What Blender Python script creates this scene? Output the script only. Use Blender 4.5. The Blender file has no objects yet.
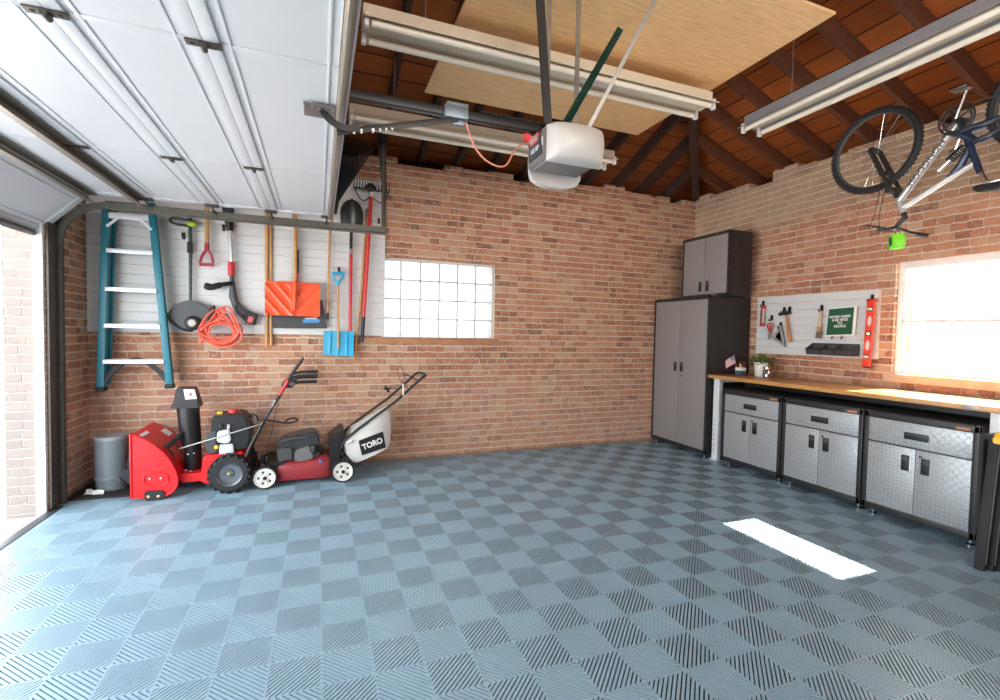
import bpy, bmesh, math, random
from mathutils import Vector, Matrix
random.seed(7)
V = Vector; PI = math.pi
COL = bpy.context.scene.collection
sc = bpy.context.scene

# ------------------------------------------------------------------ camera
FPX, YAW, PIT, ROL, EYE = 474.2, .3655, -.036, .0189, V((0, 0, 1.37))
_F = V((math.sin(YAW), math.cos(YAW), 0)); _R = V((math.cos(YAW), -math.sin(YAW), 0)); _U = V((0, 0, 1))
F2 = _F*math.cos(PIT) + _U*math.sin(PIT); U2 = _U*math.cos(PIT) - _F*math.sin(PIT)
R3 = _R*math.cos(ROL) + U2*math.sin(ROL); U3 = U2*math.cos(ROL) - _R*math.sin(ROL)
cd = bpy.data.cameras.new('camera'); cam = bpy.data.objects.new('camera', cd); COL.objects.link(cam)
cd.sensor_width = 36; cd.lens = FPX*36/1000; cd.clip_start = .02; cd.clip_end = 200
cam.matrix_world = Matrix(((R3.x, U3.x, -F2.x, EYE.x), (R3.y, U3.y, -F2.y, EYE.y), (R3.z, U3.z, -F2.z, EYE.z), (0, 0, 0, 1)))
sc.camera = cam

def P(px, py, ax, v):
    """where the sight line of a measured photo point meets the real plane axis=v"""
    d = R3*((px-500)/FPX) - U3*((py-350)/FPX) + F2
    t = (v-EYE[ax])/d[ax]
    return EYE + d*t
def PY(px, py, Y): return P(px, py, 1, Y)
def PX(px, py, X): return P(px, py, 0, X)

# ------------------------------------------------------------------ materials
class NT:
    def __init__(s, name):
        s.m = bpy.data.materials.new(name); s.m.use_nodes = True
        s.t = s.m.node_tree; s.n = s.t.nodes; s.n.clear()
        s.out = s.n.new('ShaderNodeOutputMaterial')
    def new(s, typ, **k):
        n = s.n.new('ShaderNode'+typ)
        for a, b in k.items(): setattr(n, a, b)
        return n
    def link(s, a, b): s.t.links.new(a, b)
    def put(s, sock, v):
        if hasattr(v, 'is_linked'): s.link(v, sock)
        else: sock.default_value = v
    def math(s, op, a, b=0, c=0):
        n = s.new('Math', operation=op)
        for i, v in enumerate((a, b, c)): s.put(n.inputs[i], v)
        return n.outputs[0]
    def mix(s, f, a, b, blend='MIX'):
        n = s.new('Mix', data_type='RGBA', blend_type=blend)
        s.put(n.inputs[0], f); s.put(n.inputs[6], a if not isinstance(a, tuple) else a[:3]+(1,)); s.put(n.inputs[7], b if not isinstance(b, tuple) else b[:3]+(1,))
        return n.outputs[2]
    def noise(s, scale, detail=3, vec=None, rough=.5):
        n = s.new('TexNoise'); n.inputs['Scale'].default_value = scale; n.inputs['Detail'].default_value = detail; n.inputs['Roughness'].default_value = rough
        if vec is not None: s.link(vec, n.inputs['Vector'])
        return n.outputs[0]
    def ramp(s, f, stops, const=False):
        n = s.new('ValToRGB'); e = n.color_ramp.elements
        if const: n.color_ramp.interpolation = 'CONSTANT'
        while len(e) < len(stops): e.new(.5)
        for x, (p, c) in zip(e, stops):
            x.position = p; x.color = c if len(c) == 4 else tuple(c)+(1,)
        s.put(n.inputs[0], f); return n.outputs[0]
    def step(s, x, a, b):
        n = s.new('MapRange', interpolation_type='SMOOTHSTEP'); s.put(n.inputs[0], x)
        n.inputs[1].default_value = a; n.inputs[2].default_value = b; return n.outputs[0]
    def pos(s):
        g = s.new('NewGeometry'); x = s.new('SeparateXYZ'); s.link(g.outputs['Position'], x.inputs[0])
        return g, x.outputs
    def obj(s): return s.new('TexCoord').outputs['Object']
    def done(s, color, rough=.5, metal=0., bump=None, bstr=.3, bdist=.005, spec=.5, alpha=None, coat=0, emit=None, trans=0):
        b = s.new('BsdfPrincipled'); s.put(b.inputs['Base Color'], color if not isinstance(color, tuple) else color[:3]+(1,))
        s.put(b.inputs['Roughness'], rough); s.put(b.inputs['Metallic'], metal); b.inputs['Specular IOR Level'].default_value = spec
        if coat: b.inputs['Coat Weight'].default_value = coat; b.inputs['Coat Roughness'].default_value = .15
        if trans: b.inputs['Transmission Weight'].default_value = trans
        if emit: b.inputs['Emission Color'].default_value = emit[0]+(1,); b.inputs['Emission Strength'].default_value = emit[1]
        if bump is not None:
            u = s.new('Bump'); u.inputs['Strength'].default_value = bstr; u.inputs['Distance'].default_value = bdist
            s.put(u.inputs['Height'], bump); s.link(u.outputs[0], b.inputs['Normal'])
        s.link(b.outputs[0], s.out.inputs[0]); return s.m

def plain(name, c, rough=.5, metal=0., var=.12, scale=14, bump=0, **k):
    t = NT(name); n = t.noise(scale, 4, t.obj())
    lo = tuple(x*(1-var) for x in c); hi = tuple(min(1, x*(1+var)) for x in c)
    col = t.mix(n, lo, hi)
    return t.done(col, rough, metal, n if bump else None, bump, **k)

def wood(name, c, scale=(1, 1, 1), rough=.45, dark=.62):
    t = NT(name); mp = t.new('Mapping'); mp.inputs['Scale'].default_value = scale; t.link(t.obj(), mp.inputs[0])
    n = t.noise(6, 6, mp.outputs[0], .6); w = t.noise(1.5, 2, t.obj())
    f = t.math('ADD', t.math('MULTIPLY', n, .75), t.math('MULTIPLY', w, .25))
    col = t.ramp(f, [(.32, tuple(x*dark for x in c)), (.5, c), (.68, tuple(min(1, x*1.18) for x in c))])
    return t.done(col, rough, 0, n, .12, .002)

def brick(name):
    t = NT(name); g, p = t.pos()
    nx = t.new('SeparateXYZ'); t.link(g.outputs['True Normal'], nx.inputs[0])
    ax = t.math('ABSOLUTE', nx.outputs[0]); ay = t.math('ABSOLUTE', nx.outputs[1])
    nz = t.noise(9, 3, g.outputs['Position']); nz2 = t.noise(13, 3, g.outputs['Position'])
    u = t.math('ADD', t.math('MULTIPLY', p[0], ay), t.math('MULTIPLY', t.math('ADD', p[1], .07), ax))
    u = t.math('ADD', u, t.math('MULTIPLY', t.math('SUBTRACT', nz, .5), .03))
    v = t.math('ADD', p[2], t.math('MULTIPLY', t.math('SUBTRACT', nz2, .5), .02))
    H, W = .0677, .205
    rv = t.math('DIVIDE', v, H); row = t.math('FLOOR', rv); fv = t.math('FRACT', rv)
    wn = t.new('TexWhiteNoise', noise_dimensions='1D'); t.link(row, wn.inputs['W'])
    uu = t.math('ADD', t.math('DIVIDE', u, W), t.math('ADD', t.math('MULTIPLY', t.math('MODULO', row, 2), .5), t.math('MULTIPLY', wn.outputs[0], .3)))
    cell = t.math('FLOOR', uu); fu = t.math('FRACT', uu)
    def rnd(a, b, z):
        c = t.new('CombineXYZ'); t.put(c.inputs[0], a); t.put(c.inputs[1], b); t.put(c.inputs[2], z)
        w = t.new('TexWhiteNoise', noise_dimensions='3D'); t.link(c.outputs[0], w.inputs[0]); return w.outputs[0]
    split = t.math('GREATER_THAN', rnd(cell, row, 3.3), .45)          # some bricks lie as two headers
    half = t.math('MULTIPLY', split, t.math('GREATER_THAN', fu, .5))
    fu2 = t.math('FRACT', t.math('MULTIPLY', fu, 2))
    du1 = t.math('MULTIPLY', t.math('MINIMUM', fu, t.math('SUBTRACT', 1, fu)), W)
    du2 = t.math('MULTIPLY', t.math('MINIMUM', fu2, t.math('SUBTRACT', 1, fu2)), W/2)
    mx = t.new('Mix', data_type='FLOAT'); t.link(split, mx.inputs[0]); t.link(du1, mx.inputs[2]); t.link(du2, mx.inputs[3])
    dv = t.math('MULTIPLY', t.math('MINIMUM', fv, t.math('SUBTRACT', 1, fv)), H)
    d = t.math('MINIMUM', t.math('ADD', mx.outputs[0], t.math('MULTIPLY', t.noise(21, 2, g.outputs['Position']), .0075)), dv)
    d = t.math('ADD', d, t.math('MULTIPLY', t.math('SUBTRACT', t.noise(45, 4, g.outputs['Position']), .5), .011))
    mask = t.step(d, .0035, .0085)
    r = rnd(t.math('ADD', cell, t.math('MULTIPLY', half, .37)), row, 1.7)
    big = t.noise(1.1, 3, g.outputs['Position']); fine = t.noise(38, 6, g.outputs['Position'], .7); med = t.noise(7, 5, g.outputs['Position'], .6)
    bc = t.ramp(r, [(0, (.22, .09, .058)), (.14, (.34, .128, .076)), (.42, (.42, .165, .093)), (.66, (.48, .21, .118)), (.86, (.51, .275, .16)), (1, (.52, .34, .225))])
    bc = t.mix(t.math('MULTIPLY', t.step(fine, .35, .75), .6), bc, (.55, .33, .2))
    bc = t.mix(t.math('MULTIPLY', t.step(med, .5, .75), .35), bc, (.17, .075, .05))
    # lime bloom low on the back wall, old limewash high on the right wall
    low = t.math('MULTIPLY', t.step(p[2], 1.35, .35), t.math('MULTIPLY', t.math('LESS_THAN', p[0], 4.3), .42))
    bc = t.mix(t.math('MULTIPLY', low, t.math('ADD', .35, t.step(med, .3, .7))), bc, (.50, .32, .25))
    hi = t.math('MULTIPLY', t.step(t.math('ADD', p[2], t.math('MULTIPLY', big, .5)), 2.72, 3.02), t.math('GREATER_THAN', ax, .5))
    hi = t.math('MULTIPLY', hi, t.math('GREATER_THAN', p[0], 4.3))
    hi = t.math('MULTIPLY', hi, t.math('ADD', .55, t.math('MULTIPLY', t.step(fine, .3, .6), .4)))
    outd = t.math('LESS_THAN', p[0], -1.843)
    sm = t.math('MULTIPLY', t.step(t.noise(16, 5, g.outputs['Position'], .65), .52, .68), .55)
    bc = t.mix(sm, bc, (.52, .36, .25))
    bc = t.mix(hi, bc, t.mix(med, (.27, .19, .12), (.56, .42, .28))); bc = t.mix(t.math('MULTIPLY', outd, .85), bc, (.23, .22, .205))
    mc = t.mix(fine, (.52, .41, .32), (.74, .63, .51)); mc = t.mix(outd, mc, (.34, .31, .28))
    col = t.mix(mask, mc, bc)
    grime = t.math('MULTIPLY', t.step(t.math('ADD', p[2], t.math('MULTIPLY', med, .05)), .075, .03), .6); col = t.mix(t.math('MULTIPLY', grime, t.math('GREATER_THAN', p[0], -1.843)), col, (.10, .07, .055))
    hgt = t.math('ADD', mask, t.math('MULTIPLY', fine, .35))
    return t.done(col, .9, 0, hgt, .7, .008, spec=.2)

def boards(name, axis, c0, c1, width):
    """planks running level along a roof slope: seams where height passes a multiple of width"""
    t = NT(name); g, p = t.pos()
    q = t.math('DIVIDE', p[2], width); row = t.math('FLOOR', q); fr = t.math('FRACT', q)
    wn = t.new('TexWhiteNoise', noise_dimensions='1D'); t.link(row, wn.inputs['W'])
    mp = t.new('Mapping'); mp.inputs['Scale'].default_value = (1, 12, 30) if axis == 'x' else (12, 1, 30); t.link(g.outputs['Position'], mp.inputs[0])
    n = t.noise(2.2, 5, mp.outputs[0], .6)
    f = t.math('ADD', t.math('MULTIPLY', n, .6), t.math('MULTIPLY', wn.outputs[0], .4))
    col = t.mix(f, c0, c1)
    seam = t.math('MINIMUM', t.step(fr, 0, .07), t.step(fr, 1, .95))
    col = t.mix(seam, (.012, .006, .003), col)
    return t.done(col, .75, 0, seam, .5, .006, spec=.2)

def diamond(name, base, axis=1):
    t = NT(name); g, p = t.pos(); S = .027
    a = t.math('DIVIDE', p[axis], S); b = t.math('DIVIDE', p[2], S)
    ca = t.math('FLOOR', a); cb = t.math('FLOOR', b)
    par = t.math('ABSOLUTE', t.math('MODULO', t.math('ADD', ca, cb), 2)); sgn = t.math('SUBTRACT', 1, t.math('MULTIPLY', par, 2))
    fa = t.math('SUBTRACT', t.math('FRACT', a), .5); fb = t.math('MULTIPLY', t.math('SUBTRACT', t.math('FRACT', b), .5), sgn)
    l = t.math('DIVIDE', t.math('ADD', fa, fb), .72); w = t.math('DIVIDE', t.math('SUBTRACT', fa, fb), .22)
    e = t.math('ADD', t.math('MULTIPLY', l, l), t.math('MULTIPLY', w, w))
    m = t.step(e, 1.2, .3)
    col = t.mix(m, base, tuple(min(1, x*1.5) for x in base))
    return t.done(col, .38, .4, m, .7, .004)

M = {}
M['brick'] = brick('old red brick')
M['tile'] = plain('slate blue vented plastic tile', (.235, .345, .415), .36, 0, .12, 3, spec=.7)
M['gap'] = plain('dark gap below tiles', (.075, .105, .125), .7)
M['black_steel'] = plain('black hammered steel', (.02, .019, .019), .45, .05, .25, 60)
M['black_plastic'] = plain('black plastic', (.012, .012, .013), .42, spec=.4)
M['rubber'] = plain('black rubber', (.013, .013, .014), .7, bump=.1)
M['grey_plastic'] = plain('dark grey plastic', (.05, .051, .053), .5)
M['grey_door'] = plain('grey powder coat', (.285, .265, .257), .4, .2, .05, 40)
M['chrome'] = plain('chromed steel', (.62, .62, .62), .22, 1.)
M['steel'] = plain('galvanised steel', (.30, .29, .27), .42, .85, .3, 20); M['track'] = plain('tarnished galvanised steel', (.115, .11, .09), .5, .5, .45, 24)
M['strut_brown'] = plain('brushed brown steel', (.24, .205, .165), .45, .5, .2, 30)
M['rusty'] = plain('dull brown galvanised steel', (.10, .085, .07), .55, .6, .4, 30)
M['white'] = plain('white painted steel', (.74, .75, .76), .4, 0, .04)
M['door_white'] = plain('white enamelled door panel', (.58, .59, .60), .42, 0, .03, 3)
M['slat'] = plain('white slatwall plastic', (.64, .635, .62), .45, 0, .04, 5)
M['cream'] = plain('yellowed white enamel', (.66, .59, .47), .45, 0, .1, 12)
M['tube'] = plain('fluorescent glass tube', (.82, .76, .64), .2, 0, .02)
M['fix_grey'] = plain('grey fixture steel', (.30, .30, .31), .4, .3)
M['rafter_shaded'] = wood('shaded rafter timber', (.045, .017, .009), (6, 6, 6), .8); M['rafter'] = wood('dark red rafter timber', (.115, .036, .014), (6, 6, 6), .75)  # back slope rafters get a darker copy of the timber, shade in its colour
M['dark_wood'] = wood('sooty timber', (.03, .014, .008), (4, 4, 4), .8)
M['ply'] = wood('pale plywood', (.84, .54, .26), (1.2, 9, 3), .6, .8)
M['maple'] = wood('honey maple worktop', (.56, .27, .085), (14, 1.2, 6), .3, .75)
M['handle_wood'] = wood('varnished ash handle', (.56, .28, .095), (20, 20, 2), .4)
M['brown_wood'] = wood('brown ash handle', (.33, .12, .05), (20, 20, 2), .45)
M['red'] = plain('bright red enamel', (.66, .012, .016), .38, 0, .06, 5, spec=.35)
M['red_dark'] = plain('dusty dark red enamel', (.27, .02, .025), .5, .1, .15, 9)
M['red_plastic'] = plain('red plastic', (.55, .03, .03), .4)
M['orange'] = plain('orange shovel plastic', (.82, .085, .018), .35, 0, .05)
M['cyan'] = plain('sky blue plastic', (.015, .36, .60), .35, 0, .05)
M['teal'] = plain('teal fibreglass', (.004, .15, .20), .4, 0, .08)
M['alu'] = plain('bright aluminium', (.72, .73, .74), .35, .8, .06)
M['alu_white'] = plain('brushed pale aluminium', (.74, .76, .78), .45, .35, .05)
M['navy'] = plain('navy blue bicycle paint', (.018, .03, .065), .3, .2)
M['silver'] = plain('silver bicycle paint', (.55, .55, .54), .3, .5)
M['cord'] = plain('coral orange cord jacket', (.78, .12, .07), .5)
M['lime'] = plain('lime green nylon', (.22, .75, .03), .5)
M['yellow'] = plain('yellow plastic', (.85, .47, .015), .4)
M['trim_green'] = plain('yellow green plastic', (.35, .5, .03), .4)
M['dk_green'] = plain('dark green steel', (.01, .05, .035), .4, .3)
M['sign_green'] = plain('green felt', (.012, .085, .04), .9)
M['grey_bin'] = plain('blue grey plastic bin', (.17, .20, .22), .4, 0, .15, 6)
M['bag'] = plain('pale grey bag cloth', (.64, .62, .58), .85, 0, .12, 10, bump=.15)
M['white_plastic'] = plain('white plastic', (.78, .78, .76), .4)
M['lens'] = plain('milky white plastic lens', (.52, .505, .48), .35, 0, .05, 4)
M['op_grey'] = plain('warm grey plastic', (.17, .155, .15), .5)
M['pot'] = plain('white glazed pot', (.74, .72, .68), .35)
M['copper'] = plain('polished copper', (.75, .42, .28), .2, 1.)
M['leaf'] = plain('green leaves', (.055, .16, .02), .55, 0, .5, 30)
M['soil'] = plain('potting soil', (.03, .02, .012), .9)
M['slate_cup'] = plain('slate blue cup', (.06, .075, .105), .5)
M['brush'] = plain('grey brown bristle', (.15, .12, .09), .8)
M['tool_steel'] = plain('tool steel', (.33, .33, .33), .35, .9)
M['pale_wood'] = wood('pale beech', (.62, .36, .2), (14, 14, 3), .45)
M['level_red'] = plain('orange red level frame', (.78, .055, .025), .35)
M['vial'] = plain('pale green vial', (.70, .74, .55), .2)
M['label_white'] = plain('white sticker', (.75, .75, .74), .5)
M['concrete'] = plain('pale concrete', (.62, .60, .60), .9, 0, .06, 4)
M['window_white'] = plain('white window paint', (.78, .77, .74), .45)
M['cartridge'] = plain('pink red plate', (.70, .12, .11), .4)
M['tan_label'] = plain('bronze badge', (.42, .17, .07), .4)
M['wheel_white'] = plain('off white wheel disc', (.68, .66, .60), .45)
M['eave_shade'] = plain('shade-dark eave board', (.014, .008, .005), .9)  # near-black: the shade of the eave cavity is put into the board colour
M['dia'] = diamond('diamond tread steel', (.37, .385, .395))
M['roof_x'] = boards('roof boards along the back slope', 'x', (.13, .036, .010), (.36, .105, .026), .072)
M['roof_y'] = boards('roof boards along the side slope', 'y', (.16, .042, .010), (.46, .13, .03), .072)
M['flag'] = None
def flag_mat():
    t = NT('striped flag cloth'); uv = t.new('UVMap'); s = t.new('SeparateXYZ'); t.link(uv.outputs[0], s.inputs[0])
    st = t.math('MODULO', t.math('FLOOR', t.math('MULTIPLY', s.outputs[1], 13)), 2)
    c = t.mix(st, (.45, .03, .04), (.75, .70, .68))
    canton = t.math('MULTIPLY', t.math('LESS_THAN', s.outputs[0], .4), t.math('GREATER_THAN', s.outputs[1], .46))
    su = t.math('SUBTRACT', t.math('FRACT', t.math('MULTIPLY', s.outputs[0], 15)), .5); sv = t.math('SUBTRACT', t.math('FRACT', t.math('MULTIPLY', s.outputs[1], 9)), .5)
    star = t.math('LESS_THAN', t.math('ADD', t.math('MULTIPLY', su, su), t.math('MULTIPLY', sv, sv)), .06)
    c = t.mix(canton, c, t.mix(star, (.05, .12, .25), (.7, .7, .72)))
    return t.done(c, .8)
M['flag'] = flag_mat()
def glass_mat(name, tint, gloss=.08, rough=.02):
    t = NT(name); a = t.new('BsdfTransparent'); a.inputs[0].default_value = tint+(1,); b = t.new('BsdfGlossy'); b.inputs['Roughness'].default_value = rough
    m = t.new('MixShader'); m.inputs[0].default_value = gloss; t.link(a.outputs[0], m.inputs[1]); t.link(b.outputs[0], m.inputs[2]); t.link(m.outputs[0], t.out.inputs[0]); return t.m
M['glass'] = glass_mat('window glass', (.97, .97, .95))
M['glassblock'] = None
def block_mat():
    t = NT('translucent glass block'); a = t.new('BsdfTranslucent'); a.inputs[0].default_value = (.55, .56, .56, 1); b = t.new('BsdfTransparent'); b.inputs[0].default_value = (.5, .51, .51, 1)
    m = t.new('MixShader'); m.inputs[0].default_value = .5; t.link(a.outputs[0], m.inputs[1]); t.link(b.outputs[0], m.inputs[2])
    g = t.new('BsdfGlossy'); g.inputs['Roughness'].default_value = .1; m2 = t.new('MixShader'); m2.inputs[0].default_value = .05
    t.link(m.outputs[0], m2.inputs[1]); t.link(g.outputs[0], m2.inputs[2]); t.link(m2.outputs[0], t.out.inputs[0]); return t.m
M['glassblock'] = block_mat()
M['jar'] = glass_mat('clear jar glass', (.85, .85, .85), .2, .05)

# ------------------------------------------------------------------ mesh helpers
class MB:
    def __init__(s, X=None): s.bm = bmesh.new(); s.X = X or Matrix()
    def raw(s, vs, fs, uv=None):
        b = [s.bm.verts.new(s.X @ V(v)) for v in vs]
        for f in fs:
            try: s.bm.faces.new([b[i] for i in f])
            except ValueError: pass
        return s
    def merge(s, t, m=None):
        t.transform(s.X @ (m or Matrix())); me = bpy.data.meshes.new('tmp'); t.to_mesh(me); t.free(); s.bm.from_mesh(me); bpy.data.meshes.remove(me); return s
    def box(s, x0, x1, y0, y1, z0, z1, bev=0, m=None, seg=2):
        t = bmesh.new(); bmesh.ops.create_cube(t, size=1)
        bmesh.ops.transform(t, matrix=Matrix.Translation(((x0+x1)/2, (y0+y1)/2, (z0+z1)/2)) @ Matrix.Diagonal((abs(x1-x0), abs(y1-y0), abs(z1-z0), 1)), verts=t.verts)
        if bev: bmesh.ops.bevel(t, geom=t.edges[:], offset=bev, segments=seg, affect='EDGES', profile=.6)
        return s.merge(t, m)
    def bar(s, a, b, w, h, up=(0, 0, 1), bev=0):
        """a rectangular bar from a to b: w across, h along up"""
        a, b = V(a), V(b); d = b-a; L = d.length; x = d.normalized(); u = V(up); y = u.cross(x)
        if y.length < 1e-4: y = V((0, 1, 0)).cross(x)
        y.normalize(); z = x.cross(y)
        m = Matrix(((x.x, y.x, z.x, a.x), (x.y, y.y, z.y, a.y), (x.z, y.z, z.z, a.z), (0, 0, 0, 1)))
        return s.box(0, L, -w/2, w/2, -h/2, h/2, bev, m)
    def cyl(s, a, b, r, r2=None, n=16): return s.tube([a, b], [r, r if r2 is None else r2], n)
    def tube(s, pts, r, n=8, closed=False, caps=True, flat=None):
        pts = [V(p) for p in pts]; N = len(pts); rs = r if isinstance(r, (list, tuple)) else [r]*N
        prev = None; rings = []
        for i, p in enumerate(pts):
            a = pts[i-1] if (i or closed) else p; b = pts[(i+1) % N] if (i < N-1 or closed) else p
            d = (b-a)
            if d.length < 1e-9: d = V((0, 0, 1))
            d.normalize()
            if prev is None:
                u = V((0, 0, 1)) if abs(d.z) < .9 else V((1, 0, 0)); x = u.cross(d).normalized()
            else:
                x = prev - d*prev.dot(d)
                x = x.normalized() if x.length > 1e-6 else V((1, 0, 0))
            prev = x; y = d.cross(x)
            rings.append([p + (x*math.cos(2*PI*k/n) + y*math.sin(2*PI*k/n)*(flat or 1))*rs[i] for k in range(n)])
        vs = [v for q in rings for v in q]; fs = []
        for i in range(N if closed else N-1):
            j = (i+1) % N
            for k in range(n): fs.append((i*n+k, i*n+(k+1) % n, j*n+(k+1) % n, j*n+k))
        if not closed and caps: fs.append(tuple(range(n-1, -1, -1))); fs.append(tuple((N-1)*n+k for k in range(n)))
        return s.raw(vs, fs)
    def lathe(s, prof, o, ax=(0, 0, 1), n=24, caps=True):
        o = V(o); z = V(ax).normalized(); x = (V((1, 0, 0)) if abs(z.x) < .9 else V((0, 1, 0))).cross(z).normalized(); y = z.cross(x)
        vs = []; fs = []; N = len(prof)
        for r, h in prof:
            for k in range(n): vs.append(o + z*h + (x*math.cos(2*PI*k/n)+y*math.sin(2*PI*k/n))*max(r, 1e-4))
        for i in range(N-1):
            for k in range(n): fs.append((i*n+k, i*n+(k+1) % n, (i+1)*n+(k+1) % n, (i+1)*n+k))
        if caps: fs.append(tuple(range(n-1, -1, -1))); fs.append(tuple((N-1)*n+k for k in range(n)))
        return s.raw(vs, fs)
    def prism(s, poly, vec, bev=0):
        """a flat outline pushed along vec"""
        t = bmesh.new(); vs = [t.verts.new(V(p)) for p in poly]; f = t.faces.new(vs)
        r = bmesh.ops.extrude_face_region(t, geom=[f]); nv = [e for e in r['geom'] if isinstance(e, bmesh.types.BMVert)]
        bmesh.ops.translate(t, verts=nv, vec=V(vec)); bmesh.ops.recalc_face_normals(t, faces=t.faces[:])
        if bev: bmesh.ops.bevel(t, geom=[e for e in t.edges], offset=bev, segments=2, affect='EDGES')
        return s.merge(t)
    def ball(s, c, r, n=16, m=None):
        t = bmesh.new(); bmesh.ops.create_uvsphere(t, u_segments=n, v_segments=max(6, n//2), radius=1)
        rr = r if isinstance(r, (tuple, list)) else (r, r, r)
        return s.merge(t, Matrix.Translation(V(c)) @ (m or Matrix()) @ Matrix.Diagonal((rr[0], rr[1], rr[2], 1)))
    def loft(s, secs, closed=True, caps=True):
        n = len(secs[0]); vs = [V(p) for q in secs for p in q]; fs = []
        for i in range(len(secs)-1):
            for k in range(n if closed else n-1): fs.append((i*n+k, i*n+(k+1) % n, (i+1)*n+(k+1) % n, (i+1)*n+k))
        if caps and closed: fs.append(tuple(range(n-1, -1, -1))); fs.append(tuple((len(secs)-1)*n+k for k in range(n)))
        return s.raw(vs, fs)
    def sheet(s, grid, th, dirv):
        """a grid of points thickened along dirv"""
        d = V(dirv)*th; R_, C_ = len(grid), len(grid[0]); vs = [V(p) for q in grid for p in q]; off = len(vs); vs += [v+d for v in vs]; fs = []
        idx = lambda i, j: i*C_+j
        for i in range(R_-1):
            for j in range(C_-1):
                f = (idx(i, j), idx(i, j+1), idx(i+1, j+1), idx(i+1, j)); fs.append(f); fs.append(tuple(off+k for k in reversed(f)))
        ring = [idx(0, j) for j in range(C_)]+[idx(i, C_-1) for i in range(1, R_)]+[idx(R_-1, j) for j in range(C_-2, -1, -1)]+[idx(i, 0) for i in range(R_-2, 0, -1)]
        for a, b in zip(ring, ring[1:]+ring[:1]): fs.append((b, a, a+off, b+off))
        return s.raw(vs, fs)
    def build(s, name, mat, parent=None, label=None, sharp=35, smooth=True):
        me = bpy.data.meshes.new(name)
        bmesh.ops.remove_doubles(s.bm, verts=s.bm.verts[:], dist=1e-6)
        bmesh.ops.recalc_face_normals(s.bm, faces=s.bm.faces[:])
        if not parent:                                  # the origin of a lone mesh sits at its own base
            xs = [v.co for v in s.bm.verts]
            o0 = V(((min(v.x for v in xs)+max(v.x for v in xs))/2, (min(v.y for v in xs)+max(v.y for v in xs))/2, min(v.z for v in xs)))
            bmesh.ops.translate(s.bm, verts=s.bm.verts[:], vec=-o0)
        s.bm.to_mesh(me); s.bm.free()
        if smooth:
            for p in me.polygons: p.use_smooth = True
            me.set_sharp_from_angle(angle=math.radians(sharp))
        for x in (mat if isinstance(mat, (list, tuple)) else [mat]): me.materials.append(M[x] if isinstance(x, str) else x)
        o = bpy.data.objects.new(name, me); COL.objects.link(o)
        if parent: adopt(o, parent)
        else: o.location = o0
        if label: o['label'] = label
        return o
def world_of(o):
    m = Matrix.LocRotScale(o.location, o.rotation_euler, o.scale)
    return world_of(o.parent) @ o.matrix_parent_inverse @ m if o.parent else m
def adopt(o, parent):
    o.parent = parent; o.matrix_parent_inverse = world_of(parent).inverted()
def thing(name, label, cat, loc, group=None):
    o = bpy.data.objects.new(name, None); COL.objects.link(o); o.location = loc; o.empty_display_size = .05
    return tag(o, label, cat, group)
def tag(o, label, cat, group=None):
    o['label'] = label; o['category'] = cat
    if group: o['group'] = group
    return o
def struct(o): o['kind'] = 'structure'; return o
def kids(o): return [c for c in COL.objects if c.parent == o]
def copy_tree(o, parent=None):
    c = o.copy(); COL.objects.link(c)
    if parent: c.parent = parent
    for k in kids(o): copy_tree(k, c)
    return c
def text(body, size, o, xd, yd, mat, parent, name='lettering', ext=.001, fat=0., align='CENTER', sx=1.):
    cu = bpy.data.curves.new('t', 'FONT'); cu.body = body; cu.size = size; cu.extrude = ext; cu.align_x = align; cu.align_y = 'CENTER'; cu.offset = fat; cu.space_line = .95
    t = bpy.data.objects.new('t', cu); COL.objects.link(t)
    me = bpy.data.meshes.new_from_object(t.evaluated_get(bpy.context.evaluated_depsgraph_get()))
    COL.objects.unlink(t); bpy.data.objects.remove(t)
    x = V(xd).normalized(); y = (V(yd)-x*V(yd).dot(x)).normalized(); z = x.cross(y); o = V(o)
    me.transform(Matrix(((x.x*sx, y.x, z.x, o.x), (x.y*sx, y.y, z.y, o.y), (x.z*sx, y.z, z.z, o.z), (0, 0, 0, 1))))
    me.materials.clear(); me.materials.append(M[mat]); ob = bpy.data.objects.new(name, me); COL.objects.link(ob); adopt(ob, parent); return ob
def bez(pts, n=8):
    """smooth path through pts (Catmull-Rom)"""
    pts = [V(p) for p in pts]; q = [pts[0]*2-pts[1]]+pts+[pts[-1]*2-pts[-2]]; out = []
    for i in range(1, len(q)-2):
        a, b, c, d = q[i-1:i+3]
        for k in range(n):
            t = k/n; out.append(.5*((2*b)+(c-a)*t+(2*a-5*b+4*c-d)*t*t+(3*b-a-3*c+d)*t**3))
    return out+[pts[-1]]

# ================================================================== THE SETTING
YB, XR, XL, YF, ZT = 5.04, 4.68, -1.84, -1.5, 3.1
T = .26
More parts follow.
